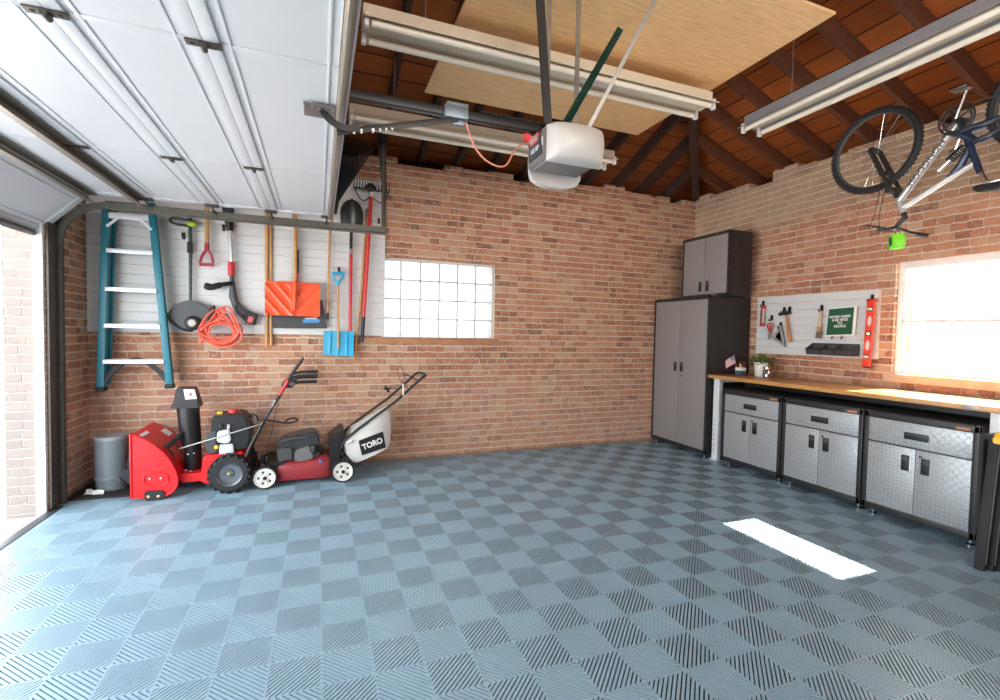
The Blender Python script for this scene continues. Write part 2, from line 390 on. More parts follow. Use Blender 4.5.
# ---- floor of vented snap-together tiles: solid border, diagonal ribs over a dark gap
S, TX, TY = .1993, .0174, 2.492
def clip(poly, a, b, c):
    out = []
    for i, p in enumerate(poly):
        q = poly[(i+1) % len(poly)]; dp = a*p[0]+b*p[1]-c; dq = a*q[0]+b*q[1]-c
        if dp <= 0: out.append(p)
        if (dp < 0 < dq) or (dq < 0 < dp):
            t = dp/(dp-dq); out.append((p[0]+(q[0]-p[0])*t, p[1]+(q[1]-p[1])*t))
    return out
def make_floor():
    vs, fs, mi = [], [], []
    def add(poly, z0, z1, m):
        b = len(vs); n = len(poly)
        vs.extend((x, y, z1) for x, y in poly); vs.extend((x, y, z0) for x, y in poly)
        fs.append(tuple(range(b, b+n))); mi.append(m)
        for i in range(n): j = (i+1) % n; fs.append((b+i, b+n+i, b+n+j, b+j)); mi.append(m)
    x0, x1, y0, y1 = XL+.0, XR+.02, YF, YB+.02
    add([(x0, y0), (x1, y0), (x1, y1), (x0, y1)], -.06, -.011, 1)
    i0, i1 = math.floor((x0-TX)/S), math.ceil((x1-TX)/S); j0, j1 = math.floor((y0-TY)/S), math.ceil((y1-TY)/S)
    e = .0032
    for i in range(i0, i1):
        for j in range(j0, j1):
            ax, bx = max(x0, TX+i*S), min(x1, TX+(i+1)*S); ay, by = max(y0, TY+j*S), min(y1, TY+(j+1)*S)
            if bx-ax < .01 or by-ay < .01: continue
            if by < .75: add([(ax, ay), (bx, ay), (bx, by), (ax, by)], -.01, 0, 0); continue
            for q in ([(ax, ay), (bx, ay), (bx, ay+e), (ax, ay+e)], [(ax, by-e), (bx, by-e), (bx, by), (ax, by)], [(ax, ay+e), (ax+e, ay+e), (ax+e, by-e), (ax, by-e)], [(bx-e, ay+e), (bx, ay+e), (bx, by-e), (bx-e, by-e)]):
                add(q, -.006, 0, 0)
            sgn = -1 if (i+j) % 2 == 0 else 1
            inner = [(ax+e, ay+e), (bx-e, ay+e), (bx-e, by-e), (ax+e, by-e)]
            n = 17; pitch = 2*S/n/1.0
            cx, cy = TX+(i+.5)*S, TY+(j+.5)*S
            for k in range(-n//2-1, n//2+2):
                c0 = cx+sgn*cy + k*pitch
                w = pitch*.335
                r = clip(clip(inner, 1, sgn, c0+w), -1, -sgn, -(c0-w))
                if len(r) >= 3: add(r, -.008, 0, 0)
    me = bpy.data.meshes.new('floor'); me.from_pydata(vs, [], fs); me.materials.append(M['tile']); me.materials.append(M['gap'])
    me.polygons.foreach_set('material_index', mi); me.update()
    o = bpy.data.objects.new('floor', me); COL.objects.link(o); struct(o)
make_floor()
struct(MB().box(-14, XL, -9, 12, -.14, -.03).build('ground', 'concrete'))
struct(MB().box(XL-.012, XL+.05, YF, 4.47, -.03, .004, .003).build('trim_1', 'grey_plastic'))     # edge strip of the tiles at the doorway

# ---- brick walls; the top course is broken between the rafters
def ragged(mb, along, a, b, fix0, fix1, z0):
    x = a
    while x < b:
        L = random.choice((.2, .2, .1, .3)); e = min(b, x+L-.006)
        h = random.choice((.0, .05, .062, .068, .066, .07, .115))
        if h: mb.box(*((x, e, fix0, fix1) if along == 'x' else (fix0, fix1, x, e)), z0-.01, z0+h, .004)
        x += L
wz = 1.30; W1 = (.60, 1.862, 1.302, 2.132)                     # glass block window in the back wall
b = MB()
b.box(XL-T, W1[0], YB, YB+T, -.05, ZT).box(W1[1], XR+T, YB, YB+T, -.05, ZT).box(W1[0], W1[1], YB, YB+T, -.05, W1[2]).box(W1[0], W1[1], YB, YB+T, W1[3], ZT)
ragged(b, 'x', XL, XR, YB, YB+T, ZT)
struct(b.build('wall_back', 'brick', smooth=False))
W2 = (1.695, 2.645, 1.083, 2.05)                                  # sunny window in the right wall: y0, y1, z0, z1
b = MB()
b.box(XR, XR+T, YF, W2[0], -.05, ZT).box(XR, XR+T, W2[1], YB, -.05, ZT).box(XR, XR+T, W2[0], W2[1], -.05, W2[2]).box(XR, XR+.14, W2[0], W2[1], W2[3], W2[3]+.12).box(XR, XR+T, W2[0], W2[1], W2[3]+.12, ZT)
ragged(b, 'y', YF, YB, XR, XR+T, ZT)
struct(b.build('wall_right', 'brick', smooth=False))
DY0, DY1, DZ = -.55, 4.37, 2.36                                 # doorway in the left wall
struct(MB().box(XL-T, XR+T, YF-T, YF, -.05, ZT+.1).build('wall_front', 'brick', smooth=False))
b = MB()
b.box(XL-.238, XL, DY1, YB, -.12, ZT).box(XL-.238, XL, YF, DY0, -.12, ZT).box(XL-.238, XL, DY0, DY1, DZ, ZT)
struct(b.build('wall_left', 'brick', smooth=False))
struct(MB().box(XL-.062, XL-.004, DY1-.022, DY1+.002, -.03, DZ, .004).build('trim_2', 'white'))     # white jamb board of the doorway
struct(MB().box(XL-.085, XL-.005, DY0, DY1, DZ-.022, DZ+.001, .004).build('trim_3', 'white'))
struct(MB().box(W1[0]-.05, W1[1]+.05, YB-.012, YB+.06, W1[2]-.07, W1[2]-.002, .004).build('trim_4', plain('brick sill', (.42, .20, .10), .9, 0, .4, 16, bump=.5)))
struct(MB().box(XR-.012, XR+.1, W2[0]-.06, W2[1]+.06, W2[2]-.075, W2[2]-.004, .006).build('trim_5', plain('sunlit sill brick', (.62, .43, .29), .9, 0, .35, 12, bump=.5)))  # sill colour paled to carry the warm window light

# ---- window_1: glass blocks
w = struct(MB().box(W1[0]-.0, W1[1]+.0, YB+.03, YB+.05, W1[3]-.018, W1[3], .002).box(W1[1]-.022, W1[1], YB+.03, YB+.05, W1[2], W1[3], .002).build('window_1', 'window_white'))
g = MB(); nx, nz = 6, 4; gx = (W1[1]-.022-W1[0])/nx; gz = (W1[3]-.018-W1[2])/nz
for i in range(nx):
    for k in range(nz): g.box(W1[0]+i*gx+.005, W1[0]+(i+1)*gx-.005, YB+.03, YB+.055, W1[2]+k*gz+.005, W1[2]+(k+1)*gz-.005, .008)
g.build('glass', 'glassblock', w)
g = MB()
for i in range(nx+1): g.box(W1[0]+i*gx-.006, W1[0]+i*gx+.006, YB+.026, YB+.052, W1[2], W1[3]-.018)
for k in range(nz+1): g.box(W1[0], W1[1]-.022, YB+.0265, YB+.051, W1[2]+k*gz-.006, W1[2]+k*gz+.006)
g.build('mortar_grid', plain('grey green mortar', (.52, .52, .46), .9), w)

# ---- window_2: white double sash
y0, y1, z0, z1 = W2
f = MB(); D0, D1 = XR+.04, XR+.11
f.box(D0, D1, y0, y0+.035, z0, z1, .004).box(D0, D1, y1-.03, y1, z0, z1, .004).box(D0+.002, D1-.002, y0+.033, y1-.028, z0, z0+.03, .003).box(D0+.002, D1-.002, y0+.033, y1-.028, z1-.065, z1, .003)
w = struct(f.build('window_2', 'window_white'))
zm = 1.535
s = MB(); s.box(D0+.01, D1-.02, y0+.035, y1-.035, zm-.014, zm+.014, .003).box(D0+.01, D1-.02, y1-.05, y1-.03, z0+.03, z1-.03, .003).box(D0+.01, D1-.02, y0+.035, y0+.065, z0+.03, z1-.03, .003)
s.build('sash', 'window_white', w)
MB().box(D0+.03, D0+.034, y0+.05, y1-.05, z0+.03, z1-.03).build('glass', 'glass', w)

# ---- hip roof: boarded slopes on rafters
K = .38; ZR = 3.20; OV = .42; AX, AY = (XL+XR)/2, (YF+YB)/2; HW = (XR-XL)/2; ZA = ZR+.14+K*HW
c = [V((XL-OV, YF-OV, ZR+.14-K*OV)), V((XR+OV, YF-OV, ZR+.14-K*OV)), V((XR+OV, YB+OV, ZR+.14-K*OV)), V((XL-OV, YB+OV, ZR+.14-K*OV))]; ap = V((AX, AY, ZA))
def slope(name, a, b_, mat):
    u = V((0, 0, .03)); struct(MB().raw([a, b_, ap, a+u, b_+u, ap+u], [(0, 1, 2), (5, 4, 3), (0, 3, 4, 1), (1, 4, 5, 2), (2, 5, 3, 0)]).build(name, mat, smooth=False))
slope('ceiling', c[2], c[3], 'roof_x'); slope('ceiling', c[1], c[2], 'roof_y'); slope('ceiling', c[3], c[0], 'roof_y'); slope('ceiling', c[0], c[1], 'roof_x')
TN = [5]
def trim(mb, mat): TN[0] += 1; return struct(mb.build('trim_%d' % TN[0], mat, smooth=False))
def rafter(a, b, w=.045, h=.14):
    """plumb-cut board whose lower edge runs a to b"""
    a, b = V(a), V(b); d = (b-a); s_ = V((-d.y, d.x, 0)).normalized()*w/2; u = V((0, 0, h))
    return MB().raw([a-s_, a+s_, b+s_, b-s_, a-s_+u, a+s_+u, b+s_+u, b-s_+u], [(0, 1, 2, 3), (7, 6, 5, 4), (0, 4, 5, 1), (1, 5, 6, 2), (2, 6, 7, 3), (3, 7, 4, 0)])
zr = lambda d: ZR+K*d-.003
for k in range(16):
    x = XR-.42-.406*k
    d = min(YB-AY, XR-x, x-XL)
    if d > .15: trim(rafter((x, YB+.30, zr(-.30)), (x, YB-d, zr(d))), 'rafter_shaded')
for k in range(15):
    y = YB-.42-.42*k
    d = min(XR-AX, YB-y, y-YF)
    if d > .15 and y > .2: trim(rafter((XR+.30, y, zr(-.30)), (XR-d, y, zr(d))), 'rafter')
    if d > .15 and y > 2.2: trim(rafter((XL-.25, y, zr(-.25)), (XL+d, y, zr(d))), 'rafter')
trim(rafter((XR+.1, YB+.1, zr(-.1)-.03), (AX, AY, ZA-.18), .085, .17), 'rafter_shaded'); trim(rafter((XL-.1, YB+.1, zr(-.1)-.03), (AX, AY, ZA-.18), .045, .17), 'rafter')
b = MB().box(XL-OV, XR+OV, YB+T+.01, YB+OV, 2.95, 2.97).box(XL-OV, XR+OV, YB+T+.005, YB+T+.03, 2.95, 3.25)
trim(b, 'eave_shade')
b = MB().box(XR+T+.01, XR+OV, YF-OV, YB+OV, 2.95, 2.97).box(XR+T+.005, XR+T+.03, YF-OV, YB+OV, 2.95, 3.25)
trim(b, 'eave_shade')
trim(MB().box(XL-OV, XL-T, YF-OV, YB+OV, 2.95, 2.97).box(XL-T-.03, XL-T-.005, YF-OV, YB+OV, 2.95, 3.25), 'eave_shade')
# joists that the plywood is nailed under
for y in (3.62, 3.0, 2.38):
    trim(MB().box(.80, 2.66, y-.022, y+.022, 3.222, 3.36), 'rafter')

# ---- door_1: sectional door rolled overhead, running in door_track
TRY = 4.50
d = struct(MB().box(-1.58, .115, DY0-.05, 4.445, 2.385, 2.392).build('door_1', 'door_white', smooth=False))
seams = [.115, -.375, -.80, -1.24, -1.62]
def section(x0, x1, mat=Matrix()):
    t = MB(mat); zb, zt = 2.348, 2.386
    t.box(x0, x1, DY0-.05, 4.445, zb+.009, zt)                                   # skin
    for xa in (x0, x1-.05): t.box(xa, xa+.05, DY0-.05, 4.445, zb, zt, .005)             # rails
    for ya in (DY0-.05, .55, 1.92, 3.27, 4.37): t.box(x0+.02, x1-.02, ya, ya+(.075 if ya > 4 else .03), zb+(.0 if ya > 4 else .006), zt, .002)
    for xa in (x0+.075, x1-.09): t.box(xa, xa+.012, DY0-.05, 4.42, zb+.005, zt, .002)
    return t
for a, b_ in zip(seams[1:], seams[:-1]):
    section(a, b_).build('door_section', 'door_white', d)
# bottom section, tipped on the bend of the track
tilt = Matrix.Translation((-1.61, 0, 2.345)) @ Matrix.Rotation(math.radians(-46), 4, 'Y') @ Matrix.Translation((1.61, 0, -2.36))
section(-2.03, -1.61, tilt).build('door_section', 'door_white', d)
st = MB(tilt); st.box(-2.06, -2.025, DY0-.04, 4.44, 2.318, 2.35, .004).build('strut', 'rusty', d)
for x in (-1.27, -1.585):
    MB().box(x-.03, x+.03, DY0-.04, 4.44, 2.341, 2.347).box(x-.03, x-.024, DY0-.04, 4.44, 2.296, 2.344).box(x-.03, x+.006, DY0-.04, 4.44, 2.293, 2.298).build('strut', 'strut_brown', d)
MB().cyl((.085, DY0, 2.335), (.085, 4.41, 2.335), .017, n=10).box(.065, .105, DY0, 4.41, 2.342, 2.35).build('top_strut', 'strut_brown', d)
for x in seams[1:4]:
    for y in (3.285, 1.93, .56):
        h = MB().box(x-.055, x+.055, y-.018, y+.018, 2.340, 2.347, .002).cyl((x, y-.02, 2.334), (x, y+.02, 2.334), .011, n=8).cyl((x-.035, y, 2.336), (x-.035, y, 2.348), .007, n=6).cyl((x+.035, y, 2.336), (x+.035, y, 2.348), .007, n=6)
        h.build('hinge', 'rusty', d)
for x in seams[1:4]+[.06]:
    h = MB().box(x-.045, x+.045, 4.375, 4.435, 2.334, 2.348, .003).cyl((x, 4.40, 2.325), (x, TRY, 2.305), .007, n=8).cyl((x, TRY-.012, 2.305), (x, TRY+.006, 2.305), .02, n=12)
    h.build('roller_bracket', 'rusty', d)

# ================================================================== OVERHEAD
t = thing('garage_door_track', 'brown steel overhead door track curving down beside the doorway', 'door track', (-1.2, TRY, 2.29))
b = MB()
def channel(b, pts, w=.05, h=.028):
    """open channel swept in the x-z plane at y = TRY"""
    pts = [V(p) for p in pts]
    prof = [(-.5, -.5), (.5, -.5), (.5, .5), (.42, .5), (.42, -.35), (-.42, -.35), (-.42, .5), (-.5, .5)]
    secs = []
    for i, p in enumerate(pts):
        d = (pts[min(i+1, len(pts)-1)]-pts[max(i-1, 0)]).normalized(); n = V((-d.z, 0, d.x))
        secs.append([p + n*(w*q) + V((0, h*(r+.4), 0)) for q, r in prof])
    b.loft(secs)
channel(b, [(-1.505, TRY, 2.29), (.57, TRY, 2.30)]); b.box(-1.505, .57, TRY+.03, TRY+.034, 2.255, 2.325).build('horizontal_rail', 'track', t)
b = MB(); R_ = .31
channel(b, [(-1.505-R_*math.sin(a*PI/2/10), TRY, 2.29-R_+R_*math.cos(a*PI/2/10)) for a in range(11)], .046, .028); b.build('curved_rail', 'track', t)
b = MB(); channel(b, [(-1.815, TRY, 1.985), (-1.815, TRY, .02)], .036, .03); b.box(-1.836, -1.795, TRY+.03, TRY+.035, .004, 2.2)
b.build('vertical_rail', 'rusty', t)
b = MB().box(.535, .572, TRY+.034, TRY+.038, 2.26, 3.34).box(.568, .572, TRY, TRY+.036, 2.26, 3.34).build('hanger', 'rusty', t)
MB().bar((.50, TRY+.06, 3.25), (.558, TRY+.05, 2.66), .03, .004, (0, 1, 0)).build('brace', 'black_steel', t)
MB().box(XL-.0+.004, XL+.018, DY1+.004, TRY+.04, .02, 2.2).build('track_angle', 'rusty', t)

# ---- opener
Yo = 2.2
A = PY(545, 158.5, Yo); B_ = PY(586, 168, Yo); zb = A.z; x0, x1 = A.x, A.x+.30
Cc = P(530.6, 170.6, 2, zb); wy = Cc.y-Yo
ym = Yo+wy/2
t = thing('garage_door_opener', 'off-white garage door opener with dark label hanging beside the raised door', 'door opener', (x0+.15, ym, zb))
zt = zb+.18
b = MB().prism([(x0, Yo, zb), (x0+.30, Yo, zb), (x0+.30, Yo, zt), (x0+.03, Yo, zt), (x0-.012, Yo, zt-.06)], (0, wy, 0), .008)
b.build('housing', 'lens', t)
MB().box(x0+.02, x0+.285, Yo+.012, Yo+wy-.012, zb-.006, zb+.01, .004).build('underside_panel', 'op_grey', t)
MB().prism([(x0-.004, Yo-.004, zb+.004), (x0+.014, Yo-.004, zb-.003), (x0+.018, Yo-.004, zt), (x0-.010, Yo-.004, zt-.05)], (0, wy+.008, 0), .003).build('front_panel', 'op_grey', t)
def lenscover(sgn):
    y_ = Yo if sgn < 0 else Yo+wy
    secs = []
    for i in range(15):
        u = i/14; q = max(0, 1-abs(2*u-1)**2.6)**.5
        x = x0+.004+.315*u; lo = zb-.012-(.06*q if sgn > 0 else 0); hi = zt-.012+.012*q; e = .03+.085*q; zc = (lo+hi)/2; h = (hi-lo)/2
        secs.append([(x, y_, lo)]+[(x, y_+sgn*e*math.cos(a)**.55, zc+h*math.sin(a)) for a in [(-.5+k/12)*PI*.98 for k in range(13)]]+[(x, y_, hi)])
    return MB().loft(secs)
lenscover(-1).build('light_cover', 'lens', t, sharp=60); lenscover(1).build('light_cover', 'lens', t, sharp=60)
lx = x0-.017
lb = MB().prism([(lx+.004, Yo+.018, zb+.03), (lx+.004, Yo+wy-.018, zb+.03), (lx-.002, Yo+wy-.03, zt-.055), (lx-.002, Yo+.03, zt-.055)], (.006, 0, 0)).build('label_plate', 'grey_plastic', t)
MB().box(lx-.003, lx+.002, Yo+.05, Yo+wy-.05, zb+.105, zb+.148).build('red_badge', 'cartridge', t)
text('CRAFTSMAN', .036, (lx-.004, ym, zb+.126), (0, -1, 0), (0, 0, 1), 'label_white', t, sx=(wy-.11)/.24)
text('1/2 HP', .034, (lx-.003, ym-.01, zb+.068), (0, -1, 0), (0, 0, 1), 'label_white', t, fat=.0006)
zr_ = zt+.002
MB().box(-.55, x0+.01, ym-.02, ym+.02, zr_-.02, zr_+.02, .006).build('rail', 'black_plastic', t)
b = MB()
for k in range(40): b.box(.75+k*.012, .755+k*.012, ym-.024, ym+.024, zr_+.018, zr_+.03)
b.build('belt', 'rubber', t)
xt = PY(455, 118, ym).x
b = MB().box(xt-.06, xt+.06, ym-.035, ym+.035, zr_-.032, zr_+.03, .006).box(xt-.02, xt+.05, ym-.012, ym+.012, zr_-.055, zr_-.02, .006).box(xt-.05, xt+.06, ym-.03, ym+.03, zr_+.025, zr_+.045, .004)
b.build('trolley', plain('blue grey zinc', (.16, .20, .23), .4, .5), t)
az = zr_-.03
hx, hz = PY(320, 100, ym-.03).x, 2.40
b = MB().bar((xt+.01, ym-.016, az), (PY(337, 131, ym-.03).x, ym-.016, PY(337, 131, ym-.03).z), .006, .028, bev=.002)
b.build('straight_arm', 'black_steel', t)
q = [PY(*c, ym-.03) for c in ((360, 128), (348, 128.5), (338, 125.5), (329, 119), (323, 111), (320, 103))]
b = MB()
pp = bez(q, 5)
secs = []
for i, p in enumerate(pp):
    dd = (pp[min(i+1, len(pp)-1)]-pp[max(0, i-1)]).normalized(); n = V((-dd.z, 0, dd.x))
    secs.append([p+n*.015+V((0, -.004, 0)), p+n*.015+V((0, .002, 0)), p-n*.015+V((0, .002, 0)), p-n*.015+V((0, -.004, 0))])
b.loft(secs).build('curved_arm', 'black_steel', t)
for c_ in ((354, 131.5), (361, 131), (373, 130.5), (380, 130), (386, 129.5), (392, 129)):
    p = PY(*c_, ym-.024); MB().cyl(p+V((0, .01, 0)), p+V((0, -.008, 0)), .005 if c_[0] > 375 else .008, n=8).build('bolt', 'chrome', t)
p = PY(322, 96, ym-.02)
b = MB().box(p.x-.075, p.x+.06, ym-.06, ym+.06, 2.335, 2.346, .002).box(p.x-.02, p.x+.03, ym-.03, ym+.02, p.z-.02, 2.34, .004)
for k in range(5): b.cyl((p.x-.065+k*.028, ym-.05, 2.325), (p.x-.065+k*.028, ym-.05, 2.337), .006, n=6)
b.build('door_bracket', 'steel', t)
c0, c1 = V((xt+.045, ym-.04, zr_-.05)), V((x0-.01, Yo+wy-.06, zt-.05))
m = PY(505, 166, ym-.05); m2 = PY(478, 152, ym-.05); m3 = PY(515, 150, ym-.03); m4 = PY(490, 163, ym-.05); m0 = PY(471, 138, ym-.05)
MB().tube(bez([c0, m0, m2, m4, m, m3, PY(526, 141, ym)], 6), .0045, 6).build('release_cord', plain('salmon cord', (.62, .22, .15), .6), t, 'thin salmon pink pull cord')
p = PY(528, 138, ym-.02); MB().prism([p+V((-.018, 0, .028)), p+V((.02, 0, .02)), p+V((.008, 0, -.022)), p+V((-.02, 0, -.012))], (0, .02, 0), .004).build('pull_handle', 'red_plastic', t)
b = MB()
g0, g1 = PY(550, 121, ym+.04), PY(582, 92, ym-.18)
b.bar((x0+.13, ym, zt+.02), (x0+.24, ym-.35, zt+.36), .035, .004, (1, 0, 0)); b.bar((x0+.147, ym, zt+.02), (x0+.257, ym-.35, zt+.38), .004, .035, (1, 0, 0))
b.build('angle_bracket', 'dk_green', t)
for (xx, yy) in ((x0+.10, ym+.10), (x0+.26, ym+.06)):
    MB().box(xx-.014, xx+.014, yy-.002, yy+.002, zt, 3.203).build('hanger_strap', 'steel', t)
MB().bar((x0+.28, ym+.02, zt), (x0+.62, ym-.15, 3.19), .022, .004, (0, 1, 0)).build('brace', 'steel', t)
MB().bar((x0-.02, ym-.02, 3.18), (x0+.06, ym, zt+.03), .045, .012, (0, 1, 0)).build('brace', 'black_steel', t)

# ---- fluorescent strips
def strip_light(nm, label, a, L, ax, zb):
    """tubes hang at zb; a = right/near end of the strip, ax = direction it runs"""
    ax = V(ax); sd = V((0, 0, 1)).cross(ax); a = V(a)
    t = thing('fluorescent_light', label, 'light', a+ax*L/2+V((0, 0, zb)), 'fluorescent ceiling lights')
    X = Matrix(((ax.x, sd.x, 0, a.x), (ax.y, sd.y, 0, a.y), (0, 0, 1, zb), (0, 0, 0, 1)))
    def prof(pts): return MB(X).loft([[(x, y, z) for y, z in pts] for x in (0, L)])
    prof([(-.135, .018), (-.06, .055), (-.06, .12), (.06, .12), (.06, .055), (.135, .018), (.135, .024), (.065, .064), (.065, .126), (-.065, .126), (-.065, .064), (-.135, .024)]).build('housing', 'cream' if nm else 'fix_grey', t)
    MB(X).box(0, L, -.06, .06, .045, .056).build('ballast_cover', 'cream', t)
    for s in (-1, 1):
        MB(X).cyl((.04, s*.085, .012), (L-.04, s*.085, .012), .019, n=14).build('tube', 'tube', t)
        for x in (.012, L-.012):
            MB(X).box(x-.012, x+.012, s*.085-.016, s*.085+.016, -.012, .06, .004).build('socket', 'white_plastic', t)
    for x in (0, L):
        MB(X).box(x-.004, x+.004, -.062, .062, .04, .124).build('end_plate', 'fix_grey' if not nm else 'cream', t)
    for x in (.35, L-.35):
        p = a+ax*x; zc = ZR+K*min(XR-p.x, YB-p.y, p.x-XL) if not .75 < p.x < 2.72 or not 1.9 < p.y < 3.69 else 3.18
        MB(X).tube([(x, 0, .124), (x, 0, zc-zb+.02)], .004, 5).build('hanger', 'steel', t)
    return t
strip_light(1, 'cream fluorescent strip running along the back wall behind the door opener', (2.66, 4.02, 0), 2.44, (-1, 0, 0), 3.02)
strip_light(1, 'cream fluorescent strip below the plywood, in front of the door opener', (2.66, 2.80, 0), 2.44, (-1, 0, 0), 3.02)
strip_light(0, 'grey sided fluorescent strip pointing at the bicycle wheel', (3.22, 2.90, 0), 2.44, (0, -1, 0), 3.0)

# ---- plywood under the joists
tag(MB().box(.75, 2.72, 1.9, 3.69, 3.205, 3.22, .002).build('plywood_sheet', 'ply'), 'pale plywood sheet nailed under the roof joists above the door opener', 'plywood')

# ---- bicycle hung upside down
def make_bike():
    Yr, ZG, XB = 1.43, 3.145, 4.0
    t = thing('bicycle', 'silver and navy suspension bicycle hanging upside down from the rafters', 'bicycle', (XB, 1.95, ZG))
    X = Matrix(((0, -1, 0, XB), (1, 0, 0, Yr), (0, 0, -1, ZG), (0, 0, 0, 1)))      # (u along, w to the drive side, h up) of the bike as ridden
    X = Matrix(((0, -1, 0, XB), (1, 0, 0, Yr), (0, 0, -1, ZG), (0, 0, 0, 1)))
    r = .318; RA, FA, BB = V((.04, 0, r)), V((1.02, 0, r)), V((.49, 0, .30))
    HT, HB = V((.80, 0, .84)), V((.838, 0, .725))
    def wheel(c):
        w = MB(X); o = V((c.x, 0, c.z)); n = 48
        for rr, sec in ((.30, None),):
            w.tube([o+V((math.cos(2*PI*k/n)*.296, 0, math.sin(2*PI*k/n)*.296)) for k in range(n)], .024, 10, True)
        for k in range(64):
            a = 2*PI*k/64; 
            for s in (-1, 1):
                p = o+V((math.cos(a)*.315, s*.012, math.sin(a)*.315)); q = o+V((math.cos(a)*.322, s*.012, math.sin(a)*.322))
                w.cyl(p, q, .006, .005, n=5)
        wo = w.build('wheel', 'rubber', t, 'black knobbly tyre and rim')
        MB(X).tube([o+V((math.cos(2*PI*k/n)*.276, 0, math.sin(2*PI*k/n)*.276)) for k in range(n)], .012, 8, True, flat=1.0).build('rim', 'grey_plastic', wo)
        sp = MB(X)
        for k in range(28):
            a = 2*PI*k/28; s = 1 if k % 2 else -1; a2 = a+(.5 if (k//2) % 2 else -.5)
            sp.cyl(o+V((math.cos(a)*.27, 0, math.sin(a)*.27)), o+V((math.cos(a2)*.02, s*.03, math.sin(a2)*.02)), .0013, n=4)
        sp.build('spokes', 'chrome', wo)
        MB(X).cyl(o+V((0, -.055, 0)), o+V((0, .055, 0)), .014, n=12).cyl(o+V((0, -.034, 0)), o+V((0, -.028, 0)), .026, n=14).cyl(o+V((0, .028, 0)), o+V((0, .034, 0)), .026, n=14).build('hub', 'grey_plastic', wo)
    wheel(RA); wheel(FA)
    f = MB(X); dt0 = BB+V((.02, 0, .02)); dt1 = V((.83, 0, .745))
    f.tube([dt0, dt1], [.022, .024], 12); f.build('down_tube', 'silver', t, 'silver down tube with dark lettering')
    tt0, tt1 = V((.40, 0, .60)), V((.805, 0, .80))
    MB(X).tube([tt1, tt0], [.02, .017], 12).build('top_tube', 'silver', t)
    MB(X).tube([BB, V((.40, 0, .60)), V((.375, 0, .68))], [.022, .02, .018], 12).tube([V((.43, 0, .49)), V((.48, 0, .605)), V((.55, 0, .665))], [.018, .026, .012], 8).build('seat_tube', 'navy', t, 'navy blue seat tube and gusset')
    MB(X).tube([HB, HT], .021, 12).build('head_tube', 'silver', t)
    sw = MB(X)
    for s in (-1, 1):
        sw.tube([V((.47, s*.03, .38)), V((.25, s*.05, .375)), RA+V((0, s*.062, 0))], [.02, .014, .011], 8)
        sw.tube([V((.40, s*.03, .47)), V((.22, s*.05, .44)), RA+V((0, s*.062, .01))], [.012, .01, .009], 8)
    sw.tube([V((.60, 0, .43)), V((.55, 0, .36)), V((.47, 0, .40)), V((.40, 0, .47))], [.016, .024, .028, .018], 8)
    sw.build('rear_swing_arm', 'navy', t)
    co = MB(X); a_, b2 = V((.45, 0, .47)), V((.60, 0, .60)); pts = []
    for k in range(97):
        s = k/96; ang = s*8*2*PI; ax = (b2-a_).normalized(); e1 = V((0, 1, 0)); e2 = ax.cross(e1)
        pts.append(a_+(b2-a_)*(.05+.55*s)+(e1*math.cos(ang)+e2*math.sin(ang))*.024)
    co.tube(pts, .0048, 6).build('spring', 'rubber', t)
    MB(X).tube([a_, a_+(b2-a_)*.6, b2], [.010, .014, .016], 10).build('shock', 'silver', t)
    fk = MB(X)
    for s in (-1, 1):
        fk.tube([V((.862, s*.058, .655)), V((.93, s*.058, .505))], .0135, 10); fk.tube([V((.92, s*.058, .53)), FA+V((-.006, s*.058, .0))], [.02, .017], 10)
    fk.box(.838, .888, -.078, .078, .645, .685, .01).box(.90, .945, -.03, .03, .50, .53, .006); fk.tube([V((.865, 0, .66)), HB], .02, 10)
    fk.build('fork', 'black_steel', t, 'black suspension fork')
    st = MB(X); st.tube([HT, HT+V((-.012, 0, .04)), HT+V((.05, 0, .10))], [.019, .02, .016], 10); st.build('stem', 'black_steel', t)
    hb = HT+V((.05, 0, .10))
    MB(X).tube(bez([hb+V((-.06, -.27, .045)), hb+V((-.03, -.14, .03)), hb, hb+V((-.03, .14, .03)), hb+V((-.06, .27, .045))], 6), .0115, 8).build('handlebar', 'black_steel', t)
    for s in (-1, 1):
        g = MB(X).tube([hb+V((-.06, s*.27, .045)), hb+V((-.038, s*.19, .036))], .017, 10).build('grip', 'rubber', t)
        MB(X).tube([hb+V((-.035, s*.17, .03)), hb+V((.03, s*.18, .0)), hb+V((.035, s*.27, .0))], [.012, .008, .006], 6).build('brake_lever', 'black_plastic', t)
    cb = MB(X)
    for s in (-1, 1): cb.tube(bez([hb+V((.03, s*.16, 0)), hb+V((.13, s*.08, -.02)), hb+V((.13, s*.03, -.12)), V((.93, s*.03, .53))], 6), .0025, 5)
    cb.build('brake_cables', 'rubber', t)
    MB(X).tube([V((.385, 0, .65)), V((.335, 0, .76))], .0135, 10).box(.25, .345, -.03, .03, .745, .765, .006).build('seat_post', 'chrome', t)
    secs = []
    for u, w_, z_, h_ in ((.20, .075, .775, .02), (.23, .085, .785, .03), (.30, .07, .79, .032), (.38, .032, .785, .03), (.45, .022, .78, .026), (.475, .012, .772, .012)):
        secs.append([V((u-.07, w_*math.cos(k*PI/5), z_+h_*math.sin(k*PI/5))) for k in range(10)])
    MB(X).loft(secs).build('saddle', 'rubber', t, sharp=70)
    cr = MB(X); 
    for rad, ww in ((.095, .05), (.075, .042)):
        n = 44; cr.tube([BB+V((math.cos(2*PI*k/n)*rad, ww, math.sin(2*PI*k/n)*rad)) for k in range(n)], .006, 6, True)
    for k in range(4): cr.cyl(BB+V((0, .046, 0)), BB+V((math.cos(k*PI/2+.5)*.092, .046, math.sin(k*PI/2+.5)*.092)), .008, n=6)
    cr.build('chainring', 'black_steel', t)
